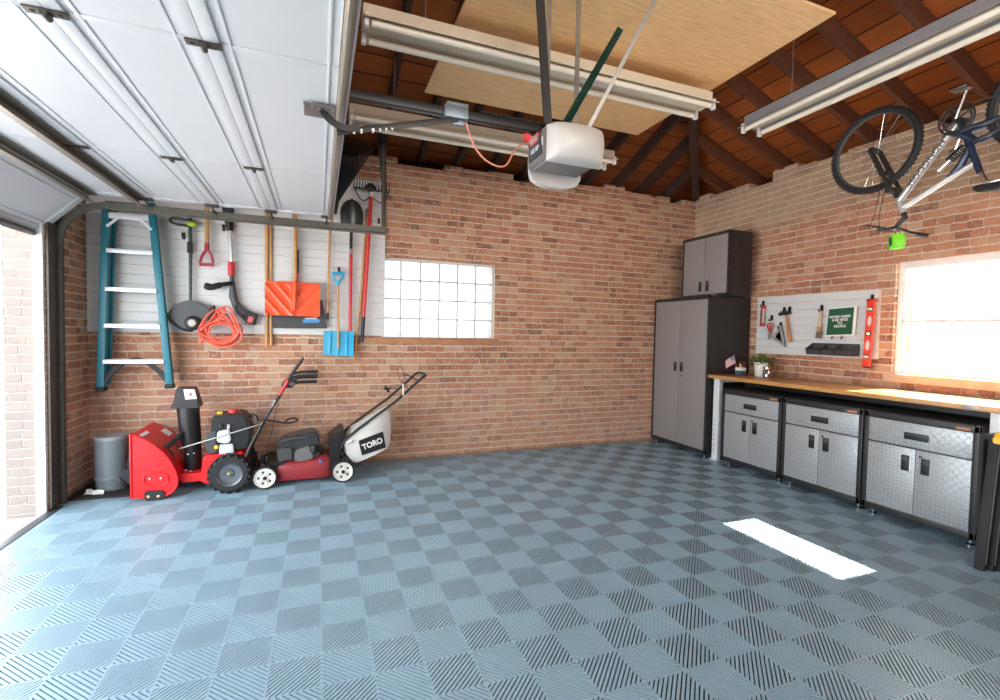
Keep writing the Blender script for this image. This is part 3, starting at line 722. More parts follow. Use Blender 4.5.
    for s, an in ((1, -1.92), (-1, -1.92+PI)):
        e = BB+V((math.cos(an)*.17, s*.075, math.sin(an)*.17)); k = MB(X).tube([BB+V((0, s*.06, 0)), e], [.013, .010], 8).build('crank', 'chrome', t, 'bright alloy crank arm')
        MB(X).box(-.045, .045, -.045, .045, -.011, .011, .005, Matrix.Translation(e+V((0, s*.06, 0)))).build('pedal', 'chrome', k)
    MB(X).cyl(BB+V((0, -.06, 0)), BB+V((0, .065, 0)), .02, n=12).build('bottom_bracket', 'black_steel', t)
    MB(X).tube([BB+V((0, .048, .095)), RA+V((0, .048, .045))], .004, 5).tube([BB+V((0, .048, -.09)), RA+V((.03, .048, -.05))], .004, 5).build('chain', 'grey_plastic', t)
    MB(X).lathe([(.02, -.012), (.05, 0), (.035, .012), (.02, .024)], RA+V((0, .04, 0)), (0, 1, 0), 18).build('cassette', 'grey_plastic', t)
    ux = (dt1-dt0).normalized(); mid = dt0.lerp(dt1, .50)+V((0, .0245, 0)); W = X.to_3x3()
    text('MONGOOSE', .05, X @ mid, W @ ux, W @ V((-ux.z, 0, ux.x)), 'black_plastic', t, sx=1.15, ext=.0015)
    return t
make_bike()
p = PX(897, 234, 3.98)
pg = thing('pouch', 'lime green pouch dangling from the handlebar of the hanging bicycle', 'pouch', p)
secs = []
for z, w_, d_ in ((.0, .045, .02), (-.03, .055, .035), (-.075, .058, .042), (-.11, .045, .03)):
    secs.append([p+V((d_*math.cos(k*PI/4+.3), w_*math.sin(k*PI/4+.3)*(1+.1*(k % 2)), z)) for k in range(8)])
MB().loft(secs).build('body', 'lime', pg, sharp=25)
MB().prism([p+V((-.043, .03, -.03)), p+V((-.047, .012, -.025)), p+V((-.049, .004, -.08)), p+V((-.046, .018, -.095))], (.004, 0, 0)).build('mesh_window', 'grey_plastic', pg)
MB().tube([p+V((0, -.02, -.005)), p+V((0, -.005, .05)), p+V((0, .02, -.005))], .004, 6).build('loop', 'rubber', pg)

# ================================================================== BACK WALL: SLATWALL AND HUNG TOOLS
def slatwall(along, a, b, z0, z1, face, wall, pitch, label, group=None):
    """horizontal grooved panel; profile runs in z, extruded along the wall"""
    th = abs(wall-face); s = 1 if wall > face else -1
    pr = [(wall, z0), (face, z0)]; z = z1-pitch
    gs = []
    while z > z0+.02: gs.append(z); z -= pitch
    for z in reversed(gs): pr += [(face, z-.006), (face+s*.012, z-.004), (face+s*.012, z+.004), (face, z+.006)]
    pr += [(face, z1), (wall, z1)]
    f = (lambda q, u: V((u, q[0], q[1]))) if along == 'x' else (lambda q, u: V((q[0], u, q[1])))
    n = len(pr); vs = [f(q, a) for q in pr]+[f(q, b) for q in pr]
    fs = [(i, (i+1) % n, n+(i+1) % n, n+i) for i in range(n)]+[tuple(range(n)), tuple(range(2*n-1, n-1, -1))]
    o = MB().raw(vs, fs).build('slatwall_panel', 'slat', smooth=False)
    return tag(o, label, 'wall panel', group)
YS = 5.012                                                        # face of the big slatwall
slatwall('x', -1.836, .632, 1.318, 2.885, YS, YB-.0005, .082, 'large white slatwall panel behind the ladder and the snow shovels')

def hook(x, z, label, ax='y', face=None, dz=.05, out=.06):
    f = YS if face is None else face
    b = MB()
    if ax == 'y':
        b.box(x-.012, x+.012, f-.006, f-.0005, z-.03, z+.03, .002).tube(bez([V((x, f-.004, z-.01)), V((x, f-out*.6, z-.022)), V((x, f-out, z-.01)), V((x, f-out-.004, z+.02))], 5), .006, 6)
    else:
        b.box(f-.006, f-.0005, x-.010, x+.010, z-.028, z+.03, .002).tube(bez([V((f-.004, x, z+.02)), V((f-.02, x, z+.026)), V((f-.026, x, z)), V((f-.03, x, z-.03)), V((f-.05, x, z-.032)), V((f-.055, x, z-.012))], 4), .006, 6)
    return tag(b.build('wall_hook', 'black_plastic'), label, 'hook', 'black slatwall hooks')
def rod(nm, label, a, b, r, mat, n=12, parent=None):
    o = MB().tube([a, V(a).lerp(V(b), .5), b], r, n)
    return o.build(nm, mat, parent, label)

# ---- stepladder, folded flat against the panel
Yl = 4.86
lad = thing('stepladder', 'teal fibreglass stepladder hanging folded against the white slatwall', 'ladder', (-1.45, Yl, .82))
def lp(px, py, y=Yl): return PY(px, py, y)
tl, tr = lp(107, 203), lp(151.5, 203); bl, br = lp(101.5, 388), lp(170, 385)
def cchan(a, b, sgn, w=.055, d=.08, y=Yl):
    """C-shaped fibreglass rail"""
    a, b = V(a), V(b); dd = (b-a).normalized(); n = V((dd.z, 0, -dd.x)); n = n if n.x*sgn > 0 else -n
    pr = [(0, -d/2), (0, d/2), (w*.8, d/2), (w*.8, d/2-.006), (.006, d/2-.006), (.006, -d/2+.006), (w*.8, -d/2+.006), (w*.8, -d/2)]
    return MB().loft([[p+n*(q-w*.5)+V((0, e, 0)) for q, e in pr] for p in (a, b)])
for a, b_, s in ((tl, bl, 1), (tr, br, -1)):
    rl = MB().bar(a, b_, .06, .052, (1, 0, 0), bev=.004)
    ra = rl.build('rail', 'teal', lad)
    foot = V(b_); MB().box(foot.x-.032, foot.x+.032, Yl-.04, Yl+.04, foot.z-.028, foot.z+.012, .008).build('rubber_foot', 'rubber', ra)
def railx(rt, rb, z): k = (z-rb.z)/(rt.z-rb.z); return rb.x+(rt.x-rb.x)*k
for i, (pl, pr_) in enumerate((((108, 250), (150, 253)), ((105, 288), (155, 291)), ((104, 324.5), (160, 326.5)), ((101, 360), (165, 361.5)))):
    zl, zr2 = lp(*pl).z, lp(*pr_).z; z = (zl+zr2)/2
    xl_, xr_ = railx(tl, bl, z)+.018, railx(tr, br, z)-.018
    MB().box(xl_, xr_, Yl-.045, Yl+.04, z-.012, z+.012, .004).box(xl_, xr_, Yl-.047, Yl-.041, z-.022, z+.006, .001).build('step', 'alu_white', lad)
z = lp(130, 218).z
MB().box(tl.x+.015, tr.x-.015, Yl-.03, Yl+.03, z-.02, z+.03, .004).build('top_brace', 'alu_white', lad)
for x0_, x1_ in ((railx(tl, bl, z-.1)+.012, railx(tl, bl, z)+.09), (railx(tr, br, z-.1)-.012, railx(tr, br, z)-.09)):
    MB().bar((x0_, Yl-.03, z-.09), (x1_, Yl-.03, z-.01), .02, .004, (0, 1, 0)).build('spreader', 'alu_white', lad)
MB().box(tl.x-.005, tr.x+.005, Yl-.03, Yl+.05, 2.37, 2.395, .006).build('top_cap', 'teal', lad)
for x_, s in ((bl.x+.012, 1), (br.x-.012, -1)):
    za = bl.z+.01
    MB().tube([V((x_, Yl, za+.03)), V((x_+s*.06, Yl, za+.12)), V((x_+s*.15, Yl, za+.205)), V((x_+s*.24, Yl, za+.232))], .022, 6).build('corner_brace', 'grey_plastic', lad)
for a, b_, s in ((tl, bl, 1), (tr, br, -1)):                      # rear frame folded behind
    a2 = V((a.x+s*.016, Yl+.075, a.z)); b2 = V((b_.x+s*.014, Yl+.075, b_.z+.02)); MB().bar(a2, b2, .03, .05, (1, 0, 0), bev=.003).build('rear_rail', 'teal', lad)

# ---- string trimmer with the wide black guard
Yt = 4.962
t = thing('string_trimmer', 'black string trimmer with yellow green loop handle beside the ladder', 'trimmer', PY(192, 330, Yt), 'garden trimmers')
top, mid, bot = PY(190, 213, Yt), PY(190.5, 250, Yt), PY(190.5, 303, Yt)
MB().tube([top, mid, bot], [.017, .015, .012], 10).build('shaft', plain('dark green tube', (.03, .06, .045), .35), t)
MB().tube([PY(190, 242, Yt), PY(190, 253, Yt)], .023, 10).build('collar', 'black_plastic', t)
lp_ = [PY(*c, Yt-.03) for c in ((195, 222), (183, 219.5), (172, 218), (170.5, 221), (176, 224), (186, 225.5), (194, 226))]
MB().tube(bez(lp_, 4), .012, 8, False).build('loop_handle', 'black_plastic', t)
MB().ball(PY(192, 224, Yt-.03), (.045, .028, .028), 12).build('trigger_housing', 'trim_green', t)
def poly_y(pts, Y): return [PY(x, y, Y) for x, y in pts]
g = [(167, 317), (170, 309), (176, 304), (184, 301), (190, 300), (198, 301.5), (207, 307), (214, 315), (217, 320), (206, 321), (196, 323), (193, 331), (186, 330), (180, 326), (174, 320), (171, 321)]
MB().prism(poly_y(g, Yt-.05), (0, .035, 0), .006).build('guard', 'grey_plastic', t)
MB().tube(bez(poly_y([(168, 313), (170, 320), (179, 327.5), (186, 330.5), (193, 331)], Yt-.055), 4), .011, 8).build('guard_edge', 'black_plastic', t)
MB().prism(poly_y([(209, 310), (217, 313), (219, 320), (211, 322), (207, 318)], Yt-.058), (0, .05, 0), .008).build('guard_clip', 'black_plastic', t)
c_ = PY(193, 323, Yt-.06)
MB().lathe([(.062, -.01), (.062, .03), (.05, .045), (.03, .05), (.001, .05)], c_+V((0, .02, 0)), (0, -1, 0), 20).build('spool', 'black_plastic', t)
MB().lathe([(.034, 0), (.03, .02), (.001, .024)], c_+V((0, -.028, 0)), (0, -1, 0), 18).build('spool_cap', plain('beige plastic', (.45, .42, .36), .5), t)
hook(PY(184, 243, YS).x, PY(184, 236, YS).z, 'black hook holding the trimmer next to the ladder')

# ---- spade hung upside down by its D handle... blade hidden above the track
Yq = 4.95
t = thing('garden_spade', 'wooden shafted spade with red D-shaped grip hanging grip down between two trimmers', 'spade', PY(206, 266, Yq), 'shovels and spades')
MB().tube([PY(207, 200, Yq), PY(207, 247, Yq)], .017, 10).build('shaft', 'handle_wood', t)
b = MB().tube([PY(207, 243, Yq), PY(206.7, 250, Yq)], [.019, .022], 10)
for e in (-1, 1): b.tube([PY(206.8, 249, Yq), PY(206.8+e*4.6, 255.5, Yq), PY(206.6+e*6.8, 263, Yq)], [.014, .013, .012], 8)
b.tube([PY(199.5, 264.5, Yq), PY(214, 265, Yq)], .015, 10); b.build('grip', plain('crimson grip', (.35, .03, .045), .4), t, 'crimson D-shaped grip')
MB().prism([PY(207-11, 178, Yq), PY(207+11, 178, Yq), PY(207+11, 202, Yq), PY(207-11, 202, Yq)], (0, .004, 0), .001).build('blade', 'tool_steel', t)

# ---- battery trimmer, silver shaft
t = thing('string_trimmer', 'silver and red battery trimmer hanging head up beside the coiled orange cord', 'trimmer', PY(240, 326, Yt), 'garden trimmers')
MB().tube([PY(229.5, 218, Yt), PY(231.5, 262, Yt)], .017, 12).build('shaft', 'alu', t)
MB().tube([PY(228, 206, Yt), PY(229, 222, Yt), PY(230, 231, Yt)], [.05, .036, .025], 10).build('head', 'black_plastic', t)
MB().tube([PY(231.2, 262, Yt), PY(231.4, 266, Yt), PY(231.5, 272, Yt), PY(231.6, 275.5, Yt)], [.026, .03, .028, .03], 12).build('collar', 'red_plastic', t)
MB().tube([PY(231.8, 275, Yt), PY(232.5, 284, Yt), PY(233, 296, Yt), PY(236, 306, Yt)], [.018, .022, .034, .03], 10).build('body', 'grey_plastic', t)
MB().tube(bez([PY(233, 283, Yt-.02), PY(222, 284.5, Yt-.05), PY(212, 287, Yt-.06), PY(204.5, 285.5, Yt-.06)], 5), [.02]*6+[.028]*5+[.032]*4+[.024], 10).build('side_handle', 'black_plastic', t)
b = MB().tube(bez([PY(233, 296, Yt), PY(238, 304, Yt), PY(245, 311, Yt), PY(253, 314, Yt)], 4), .019, 8).tube(bez([PY(234, 304, Yt), PY(238, 312, Yt), PY(244, 318, Yt), PY(248, 321, Yt)], 4), .017, 8)
b.build('rear_handle', 'grey_plastic', t)
MB().prism(poly_y([(247, 311), (258, 314), (254.5, 325.5), (244, 322.5)], Yt-.045), (0, .09, 0), .01).build('battery', 'black_plastic', t)
MB().prism(poly_y([(248.5, 316), (253.5, 317), (252, 323), (247, 322)], Yt-.05), (0, .01, 0), .002).build('battery_label', 'cartridge', t)
hook(PY(224, 233, YS).x, PY(224, 228, YS).z, 'black hook holding the battery trimmer')

# ---- coiled extension cord
Ye = 4.90
t = thing('extension_cord', 'coral orange extension cord coiled on a hook below the trimmers', 'cord', PY(220, 343, Ye))
cc = PY(221.5, 331, Ye); rng = random.Random(3); pts = []
for k in range(9*28+1):
    a = 2*PI*k/28; lp2 = k//28
    rx = .135+.022*math.sin(lp2*2.1)+.012*math.sin(a*2+lp2); rz = .095+.02*math.cos(lp2*1.3)+.012*math.cos(a+lp2)
    if lp2 in (2, 5, 7) and math.cos(a) > 0: rz += .10*math.cos(a)
    pts.append(cc+V((math.sin(a)*rx+.022*math.sin(lp2*1.7)+.02*math.cos(a), -.035+.03*math.sin(lp2*2.6+a*.5), math.cos(a)*rz-.01-.018*math.cos(lp2*3.1)-.02*math.sin(a))))
MB().tube(pts, .0085, 7).build('coil', 'cord', t)
MB().tube(bez([cc+V((.04, -.03, -.10)), cc+V((.13, -.06, -.02)), cc+V((.08, -.06, .15)), cc+V((-.02, -.05, .205))], 6), .0085, 7).build('loose_end', 'cord', t)
MB().tube([cc+V((-.14, -.05, -.08)), cc+V((-.155, -.05, -.115))], [.015, .013], 10).build('plug', 'cord', t)
hook(PY(214, 308, YS).x, PY(214, 309, YS).z, 'black hook carrying the coiled orange cord', out=.13); 

# ---- two plain wooden poles at the left of the orange shovel
for px_, pb, yy, lab in ((266.6, 347, 4.995, 'long varnished wooden pole beside the orange snow shovel, thicker of the pair'), (271, 346, 4.999, 'long varnished wooden pole tucked behind its thicker twin beside the orange shovel')):
    t = thing('wooden_handle', lab, 'pole', PY(px_, pb, yy), 'wooden tool poles')
    MB().tube([PY(px_, 205, yy), PY(px_, pb-3, yy), PY(px_, pb, yy)], [.016 if px_ < 268 else .012]*2+[.011], 10).build('pole', 'handle_wood', t)
    q_ = PY(px_, 260, yy); MB().box(q_.x-.008, q_.x+.008, q_.y+.005, YS-.0002, q_.z-.02, q_.z+.02).build('clip', 'black_plastic', t)
    MB().tube([PY(px_, 196, yy), PY(px_, 206, yy)], .0125, 10).build('ferrule', 'steel', t)

# ---- orange snow shovel
t = thing('snow_shovel', 'wide orange snow shovel hung blade down with a wooden shaft', 'snow shovel', PY(292, 317, 4.93), 'snow shovels')
def scoop(px4, Y, depth, curve, ribs, th=.006, nx=21, nz=9):
    """blade from four photo corners: tl tr br bl, bulging toward the room"""
    tl_, tr_, br_, bl_ = [PY(*c, Y) for c in px4]; g = []
    for i in range(nz):
        v = i/(nz-1); row = []
        for j in range(nx):
            u = j/(nx-1); p = tl_.lerp(tr_, u).lerp(bl_.lerp(br_, u), v)
            y = -depth*v+curve*(1-(2*u-1)**2)*.5 + ribs(u, v)
            row.append(p+V((0, y, 0)))
        g.append(row)
    return MB().sheet(g, th, (0, 1, 0))
def chev(u, v):
    q = abs(u-.5); s = (v*.55+q*1.0) % .22
    return -.012*max(0, 1-abs(s-.11)/.05) - (.02*max(0, 1-q/.05)*(1-v*.4))
scoop(((265.5, 281.5), (320, 284.5), (320, 317), (265.5, 315)), 4.925, .05, .03, chev, nx=49, nz=25).build('blade', 'orange', t, sharp=50)
MB().tube([PY(295.5, 203, 4.92), PY(295, 285, 4.905)], .0165, 10).build('shaft', 'handle_wood', t)
MB().tube([PY(295, 281, 4.905), PY(294.6, 300, 4.885), PY(294.4, 311, 4.878)], [.021, .019, .006], 10).build('socket', 'orange', t)
b = MB(); b.bar(PY(266, 281.5, 4.92), PY(320, 284.5, 4.92), .018, .016, bev=.004).build('rim', 'orange', t)

# ---- grey snow shovel behind the orange one
t = thing('snow_shovel', 'charcoal grey snow shovel with blue sticker, hanging behind the orange shovel', 'snow shovel', PY(300, 328, 4.99), 'snow shovels')
b = scoop(((273.5, 300), (322.5, 300), (327, 327.5), (273.5, 327)), 4.99, .035, .0, lambda u, v: 0); b.build('blade', 'grey_plastic', t)
MB().bar(PY(273.5, 327.4, 4.962), PY(327, 327.6, 4.962), .012, .014, bev=.002).build('wear_strip', 'black_steel', t)
MB().prism(poly_y([(303, 319.5), (319.5, 319), (319.8, 322.5), (303, 323)], 4.952), (0, .004, 0), .0008).build('blue_sticker', plain('blue sticker', (.06, .25, .55), .4), t)
MB().prism(poly_y([(305, 318), (317, 317.6), (317, 318.9), (305, 319.2)], 4.954), (0, .004, 0), .0008).build('white_sticker', 'label_white', t)
MB().tube([PY(297, 250, 4.985), PY(297, 273, 4.985)], .018, 10).build('sleeve', 'black_plastic', t)
MB().tube([PY(297, 272, 4.985), PY(297, 302, 4.985)], .015, 10).build('socket', 'red_plastic', t)
MB().tube([PY(293, 205, 4.985), PY(296.6, 252, 4.985)], .011, 10).build('shaft', 'brown_wood', t)

# ---- leaf rake: wooden shaft, black fan of tines at the top
t = thing('leaf_rake', 'leaf rake hung head up, black fan of tines beside the raised door', 'rake', PY(328, 318, 4.96), 'rakes')
MB().tube([PY(334, 205, 4.96), PY(330, 235, 4.96), PY(327.5, 314, 4.96)], .012, 10).build('shaft', 'handle_wood', t)
MB().tube([PY(327.6, 313, 4.96), PY(327.3, 319.5, 4.96)], .014, 10).build('end_cap', 'black_plastic', t)
base = PY(336, 205, 4.95); b = MB(); tip0, tip1 = PY(333, 137, 4.95), PY(373, 150, 4.95)
tips = []
for k in range(20):
    u = k/19; tp = tip0.lerp(tip1, u)+V((0, -.05, .02*math.sin(u*PI))); tips.append(tp)
    b.tube([base, base.lerp(tp, .85), tp, tp+V((0, -.03, -.015))], [.006, .006, .005, .004], 4)
for f_ in (.3, .55, .75): b.tube([base.lerp(q, f_) for q in tips], .006, 4)
b.build('tine_fan', 'black_plastic', t)
MB().tube([PY(334.5, 214, 4.955), base+V((.0, 0, .05))], [.02, .03], 8).build('ferrule', 'black_plastic', t)

# ---- small blue shovel
t = thing('snow_shovel', 'small sky blue shovel with matching D grip, lowest on the slatwall', 'snow shovel', PY(338, 357, 4.93), 'snow shovels')
scoop(((324, 330.5), (354, 332), (353, 356.5), (322.5, 354.5)), 4.95, .035, .02, lambda u, v: -.014*sum(max(0, 1-abs(u-c)/.05) for c in (.22, .5, .78))*min(1, 4*v)*min(1, 5*(1-v)), nx=41, nz=15).build('blade', 'cyan', t, sharp=50)
MB().tube([PY(338, 283, 4.95), PY(338.3, 332, 4.94), PY(338, 348, 4.918)], .012, 10).build('shaft', 'handle_wood', t)
b = MB().tube([PY(338, 286, 4.95), PY(338, 281, 4.95)], [.015, .018], 10)
for e in (-1, 1): b.tube([PY(338, 283, 4.95), PY(338+e*4.3, 278, 4.95), PY(338+e*5.2, 272.5, 4.95)], .011, 8)
b.tube([PY(332.4, 273, 4.95), PY(345.2, 273.4, 4.95)], .013, 8); b.build('grip', 'cyan', t)
hook(PY(339, 270, YS).x, PY(339, 270, YS).z, 'black hook holding the small blue shovel by its grip')

# ---- digging shovel, hung blade up
t = thing('digging_shovel', 'round point shovel hung blade up, red shaft with black end grip', 'shovel', PY(350, 330, 4.97), 'shovels and spades')
MB().tube([PY(351, 252, 4.965), PY(350, 331, 4.965)], .0165, 10).build('shaft', plain('red fibreglass', (.55, .02, .04), .35), t)
MB().tube([PY(351.6, 222, 4.965), PY(351, 247, 4.965), PY(351, 250, 4.965)], [.015, .016, .014], 10).build('neck', 'black_plastic', t)
MB().tube([PY(351, 249, 4.965), PY(351, 254, 4.965)], .017, 10).build('ferrule', 'tool_steel', t)
g = []; c0 = PY(352, 226, 4.96); c1 = PY(352, 199, 4.96); Lb = (c1-c0).length
for i in range(13):
    v = i/12; wv = .108*(1-.0*v)*(math.sqrt(max(0, 1-((v-.42)/.58)**2)) if v > .42 else .93+.07*math.sin(v/.42*PI/2)); row = []
    for j in range(13):
        u = j/6-1; row.append(c0.lerp(c1, v)+V((u*max(wv, .004), -.03+.035*u*u-.03*v*(1-v), 0)))
    g.append(row)
b = MB().sheet(g, .003, (0, 1, 0)); b.build('blade', plain('dark forged steel', (.06, .065, .07), .3, .6), t, sharp=60)
MB().tube([PY(352, 226, 4.955), PY(352, 216, 4.945), PY(352, 208, 4.94)], [.018, .016, .006], 8).build('socket', 'black_steel', t)

# ---- bow rake with red shaft
t = thing('bow_rake', 'bow rake hung head up with black tines and a long red shaft', 'rake', PY(362, 343, 4.96), 'rakes')
MB().tube([PY(371.5, 194, 4.95), PY(366, 280, 4.95), PY(363.5, 319, 4.95)], .0185, 10).build('shaft', plain('scarlet fibreglass', (.62, .03, .03), .35), t)
MB().tube([PY(363.6, 317, 4.95), PY(362, 342, 4.95)], [.02, .018], 10).build('end_grip', 'black_plastic', t)
MB().tube([PY(371.8, 187, 4.95), PY(371.4, 197, 4.95)], [.016, .02], 10).build('ferrule', 'label_white', t)
b = MB(); a_, b2 = PY(354, 187.5, 4.93), PY(389, 192.5, 4.93); b.bar(a_, b2, .016, .016, bev=.003)
for k in range(14):
    p = a_.lerp(b2, k/13); b.tube([p, p+V((0, -.015, .045)), p+V((0, -.035, .085))], [.006, .005, .003], 5)
for e in (a_, b2):
    b.tube(bez([e, e.lerp(PY(371.5, 203, 4.94), .45)+V((0, 0, -.055)), PY(371.6, 197, 4.95)], 6), .006, 6)
b.build('rake_head', 'black_steel', t)
MB().ball(PY(370.5, 187.5, 4.94), (.05, .02, .045), 12).build('bracket', 'black_plastic', t)

# ---- lone wooden pole leaning to the left
t = thing('wooden_handle', 'tilted wooden pole hanging beside the red bow rake shaft', 'pole', PY(354, 361, 4.975), 'wooden tool poles')
MB().tube([PY(367, 215, 4.999), PY(361, 295, 4.999), PY(354.3, 358, 4.999), PY(354, 361, 4.999)], [.013, .013, .013, .011], 10).build('pole', 'handle_wood', t)
MB().tube([PY(367.5, 209, 4.985), PY(367, 217, 4.985)], .016, 10).build('ferrule', 'steel', t)
hook(PY(379, 220, YS).x, PY(379, 221, YS).z, 'empty black hook at the right edge of the large slatwall', out=.04)

# ================================================================== FLOOR ALONG THE BACK WALL
tag(MB().prism([(XL+.008, 4.585, .001), (-1.30, 4.555, .001), (-1.12, 4.66, .001), (-1.10, 5.0, .001), (XL+.008, 5.02, .001)], (0, 0, .014), .003).build('rubber_mat', 'rubber'), 'black rubber mat in the corner under the grey bin', 'mat')
Yc = 4.80; cb, ct = PY(111, 492, 4.80), PY(111, 441, 4.80); rc = .112
t = thing('bin', 'blue grey lidded bin standing on the black mat beside the snow blower', 'bin', (cb.x, Yc+.03, .015))
H_ = ct.z+.03
MB().lathe([(rc*.97, .0), (rc*.97, .06), (rc, .075), (rc*1.0, .09), (rc*1.02, H_-.06), (rc*1.02, H_-.02)], (cb.x, Yc+.03, .015), n=36).build('body', 'grey_bin', t)
MB().lathe([(rc*1.05, H_-.03), (rc*1.05, H_-.012), (rc*.99, H_), (rc*.9, H_-.004), (rc*.5, H_-.001), (.001, H_)], (cb.x, Yc+.03, .015), n=36).build('lid', plain('paler grey lid', (.25, .28, .30), .4), t)
MB().lathe([(rc*1.01, .083), (rc*1.045, .088), (rc*1.045, .105), (rc*1.02, .11)], (cb.x, Yc+.03, .015), n=36, caps=False).build('rim', 'grey_bin', t)
MB().tube(bez([(cb.x+.07, Yc-.06, .12), (cb.x+.095, Yc-.08, .085), (cb.x+.11, Yc-.01, .12)], 5), .006, 6).build('handle', 'steel', t)
q = MB(); rg = random.Random(5); g = []
for i in range(5):
    g.append([V((cb.x-.13+.026*j+rg.uniform(-.01, .01), Yc-.145+.02*i-.006*j, .018+rg.uniform(0, .03)*(1 if 0 < i < 4 else .2))) for j in range(6)])
tag(q.sheet(g, .003, (0, 0, 1)).build('plastic_bag', 'white_plastic', sharp=20), 'crumpled scrap of white plastic lying in front of the grey bin', 'bag')

# ---- snow blower
YN, YFR = 4.42, 4.97
t = thing('snow_blower', 'red snow blower with black chute standing against the brick wall', 'snow blower', (-.9, 4.65, 0))
side = [(130.5, 434.5), (137, 436.5), (146, 440.5), (155, 446), (163.5, 453), (170, 461), (175, 470), (177.8, 479), (177, 486), (173, 491.5), (167, 495), (150, 497.5), (131.5, 498)]
pl = [PY(x, y, YN) for x, y in side]
for y_, nm in ((YN, 'near'), (YFR-.012, 'far')):
    MB().prism([V((p.x, y_, max(p.z, .012))) for p in pl], (0, .012, 0), .004).build('side_plate', 'red', t)
arc = pl[:11]
b = MB(); g = [[V((p.x, YN+.006, max(p.z, .012))), V((p.x, YFR-.006, max(p.z, .012)))] for p in arc]
b.sheet(g, .01, (-.6, 0, -.6)).build('auger_housing', 'red', t, sharp=50)
b = MB(); n = len(pl); 
b.tube([V((p.x, YN-.002, max(p.z, .015))) for p in pl], .009, 8, True).build('rolled_edge', 'red', t, sharp=60)
def sp(px, py, dy=0): return PY(px, py, YN-.004-dy)
b = MB(); ov = [sp(156+12.5*math.copysign(abs(math.cos(a))**.7, math.cos(a)), 479+6.6*math.copysign(abs(math.sin(a))**.8, math.sin(a))) for a in [2*PI*k/28 for k in range(28)]]
b.tube(ov, .006, 6, True).build('embossed_oval', 'red', t)
for c_ in ((150, 479), (161, 478.5)):
    p = sp(*c_); MB().lathe([(.008, 0), (.008, .006), (.004, .008)], p+V((0, .003, 0)), (0, -1, 0), 8).build('bolt', 'chrome', t)
sk = MB().prism([sp(x, y) for x, y in ((144.5, 492), (147, 490.5), (162, 490), (165, 492), (164.5, 498), (160, 501), (149, 501.5), (145, 499))], (0, -.014, 0), .003).build('skid_shoe', 'rubber', t)
for c_ in ((148.5, 497), (158.5, 496.5)):
    p = sp(*c_, .014); MB().lathe([(.012, 0), (.012, .006), (.005, .009)], p+V((0, .003, 0)), (0, -1, 0), 8).build('bolt', plain('brass', (.6, .4, .2), .3, .9), sk)
ca = V((-1.26, 0, .255)); b = MB(); pts = []
b.cyl((ca.x, YN+.02, ca.z), (ca.x, YFR-.02, ca.z), .022, n=10)
for s in (-1, 1):
    g = []
    for k in range(41):
        u = k/40; y_ = (YN+YFR)/2+s*(.03+u*.225); a = s*u*3*PI
        g.append([V((ca.x+math.cos(a)*r_, y_, ca.z+math.sin(a)*r_)) for r_ in (.12, .175)])
    b.sheet(g, .006, (0, 1, 0))
b.build('auger', 'black_steel', t)
p0 = V((arc[4].x, 0, arc[4].z)); 
gl = [PY(157, 425.5, 4.70), PY(166, 422, 4.78)]
# sticker and small slotted vent lying on the curved hood
i0, i1 = arc[2], arc[3]; n_ = V((-(i1.z-i0.z), 0, i1.x-i0.x)).normalized()
MB().prism([V((i0.x, 4.78, i0.z))+n_*.004, V((i1.x, 4.78, i1.z))+n_*.004, V((i1.x, 4.9, i1.z))+n_*.004, V((i0.x, 4.9, i0.z))+n_*.004], n_*.002).build('sticker', 'label_white', t)
i0, i1 = arc[1], arc[2]
MB().prism([V((i0.x, 4.46, i0.z))+n_*.004, V((i0.lerp(i1, .4).x, 4.46, i0.lerp(i1, .4).z))+n_*.004, V((i0.lerp(i1, .4).x, 4.62, i0.lerp(i1, .4).z))+n_*.004, V((i0.x, 4.62, i0.z))+n_*.004], n_*.002).build('sticker', 'label_white', t)
MB().bar(PY(166, 448, 4.50), PY(182, 433.5, 4.58), .035, .03, bev=.008).build('drift_cutter', 'black_plastic', t)
# frame and body
fr = MB().prism([PY(x, y, 4.50) for x, y in ((180, 474), (201, 473), (203, 456), (243, 452), (245, 470), (236, 481), (205, 484), (201, 481), (181, 483))], (0, .34, 0), .006); fr.build('frame', 'red', t)
for c_ in ((205.5, 459), (206, 468), (204, 480), (186, 470), (191, 471)):
    p = PY(*c_, 4.499); MB().lathe([(.006, 0), (.005, .005)], p, (0, -1, 0), 6).build('bolt', 'chrome', t)
MB().prism([PY(x, y, 4.515) for x, y in ((203, 474), (242, 471), (236, 484), (206, 486))], (0, .3, 0)).build('underside', 'rubber', t)
# chute
Yk = 4.66
def sec(px0, px1, py, d0, d1, n=12, slant=0):
    a_, c_ = PY(px0, py, Yk), PY(px1, py+slant, Yk); m_ = (a_+c_)/2; h_ = (c_-a_)/2
    return [m_+h_*math.cos(2*PI*k/n)+V((0, (d1 if math.sin(2*PI*k/n) > 0 else d0)*math.sin(2*PI*k/n), 0)) for k in range(n)]
MB().loft([sec(184.5, 201.5, 470, .07, .07), sec(183.5, 201.5, 450, .072, .072), sec(179, 201.5, 436, .08, .08), sec(177.5, 200.5, 420, .078, .078), sec(176, 199.5, 405, .075, .075)]).build('chute', 'black_plastic', t, sharp=60)
def sq(px0, px1, py0, py1, d):
    a_, c_ = PY(px0, py0, Yk), PY(px1, py1, Yk)
    return [a_+V((0, -d, 0)), c_+V((0, -d, 0)), c_+V((0, d, 0)), a_+V((0, d, 0))]
df = MB().loft([sq(174, 200.5, 407, 406.5, .085), sq(174, 200.5, 403.5, 404, .085), sq(176, 199.5, 401, 401, .08), sq(177.5, 196.5, 389, 389, .06), sq(179.5, 194.5, 387, 387, .055)]).build('deflector', 'black_plastic', t)
